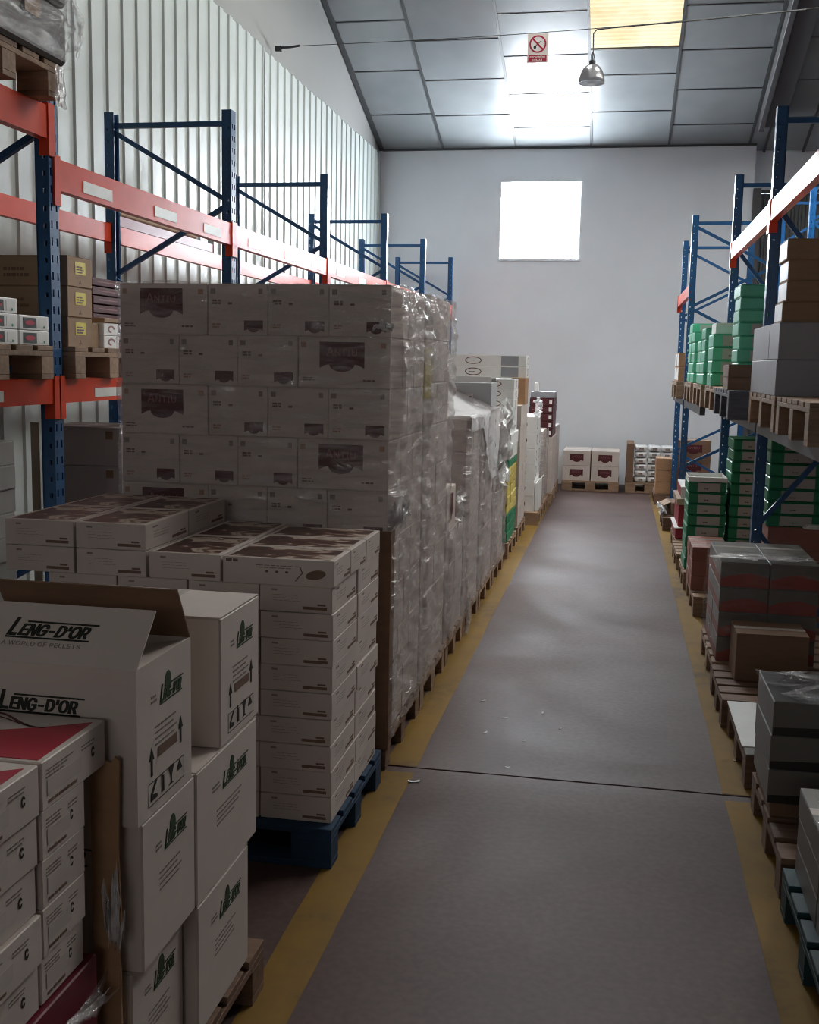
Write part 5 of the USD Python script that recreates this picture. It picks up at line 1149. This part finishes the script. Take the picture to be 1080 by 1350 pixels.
top = wire_z(XLp) - lampz
part(p, 'cable', tube([(0, 0, .21), (0.004, 0, .30), (0.0, 0.004, top - .05), (.03, .006, top - .012), (.20, .008, wire_z(XLp + .2) - lampz - .008), (0.9, .008, wire_z(XLp + .9) - lampz - .009), (2.0, .008, wire_z(XLp + 2.0) - lampz - .008)], .006), 'wire_black')
SW, SH = 0.205, 0.280
p = thing('no_smoking_sign', 'white and red no-smoking sign hanging from the wire before the window', 'sign', (-0.932, YW, 4.762))
part(p, 'plate', cbox(-SW / 2, SW / 2, -.002, .002, 0, SH, .0008), 'sign_white')
def sign_art(m_): 
    T = np.eye(4); T[:3, 0] = (1, 0, 0); T[:3, 1] = (0, 0, 1); T[:3, 2] = (0, -1, 0); T[:3, 3] = (-SW / 2, -.0022, 0); m_ = m_.copy(); m_.apply_transform(T); return m_
part(p, 'red_band', sign_art(ext(sg.box(.012, .008, SW - .012, .072), .0006)), 'sign_red')
part(p, 'lettering', sign_art(shift(text('PROHIBIDO', .018, .150, 0, True), .028, .044, .0007)), 'sign_white'); part(p, 'lettering', sign_art(shift(text('FUMAR', .018, .098, 0, True), .054, .016, .0007)), 'sign_white')
c0 = sg.Point(SW / 2, .178)
ring = c0.buffer(.084, 32).difference(c0.buffer(.069, 32)).union(affinity.rotate(sg.box(SW / 2 - .076, .170, SW / 2 + .076, .186), -45, origin=c0))
part(p, 'circle', sign_art(ext(c0.buffer(.07, 32), .0003)), 'paper'); part(p, 'red_ring', sign_art(shift(ext(ring, .0006), 0, 0, .0009)), 'sign_red')
part(p, 'cigarette', sign_art(shift(ext(affinity.rotate(sg.box(SW / 2 - .05, .173, SW / 2 + .045, .184), 40, origin=c0), .0004), 0, 0, .0004)), 'faint_ink')
part(p, 'ember', sign_art(shift(ext(sg.Point(SW / 2 - .028, .148).buffer(.014, 10), .0004), 0, 0, .0005)), 'ink')
for x in (-.08, .08): part(p, 'hanger', tube([(x, 0, SH - .003), (x * .9, 0, wire_z(-.932 + x) - 4.762)], .002), 'wire_black')

# ------------------------------------------------------------------ scraps on the floor
for k, (x, y, a, l) in enumerate(((-0.77, 4.36, 20, .05), (-0.55, 5.05, 60, .03), (-0.48, 5.30, 10, .03), (-0.30, 5.42, 80, .025), (-0.62, 5.55, 35, .03), (-0.36, 4.98, 15, .02), (-0.20, 5.20, 50, .02), (0.655, 3.62, 75, .05), (0.60, 4.95, 30, .025), (-0.40, 4.62, 0, .02))):
    p = thing('paper_scrap', ['curled scrap of white paper just before the floor joint, left of the aisle', 'pale chip on the floor beyond the joint, nearest the left stripe', 'pale chip on the floor beyond the joint, second from the left stripe', 'pale chip farther up the aisle middle, beyond the joint', 'pale chip beside the left stripe, beyond the joint', 'tiny pale chip just beyond the floor joint', 'tiny pale chip in the middle of the aisle', 'scrap of white paper on the right yellow stripe', 'tiny scrap beside the right yellow stripe', 'tiny pale chip lying by the floor joint'][k], 'scrap', (x, y, 0.0014), a)
    n = 6; V = [(l * (i / (n - 1) - .5), s_ * l * .16, 0.0005 + .10 * l * (2 * i / (n - 1) - 1) ** 2) for i in range(n) for s_ in (-1, 1)]
    q = [(2 * i, 2 * i + 2, 2 * i + 3, 2 * i + 1) for i in range(n - 1)]
    V2 = V + [(a_, b_, c_ + .0012) for a_, b_, c_ in V]; q2 = q + [(a_ + 2 * n, d_ + 2 * n, c_ + 2 * n, b_ + 2 * n) for a_, b_, c_, d_ in q]
    part(p, 'scrap', (np.array(V2), np.array(q2)), 'paper')
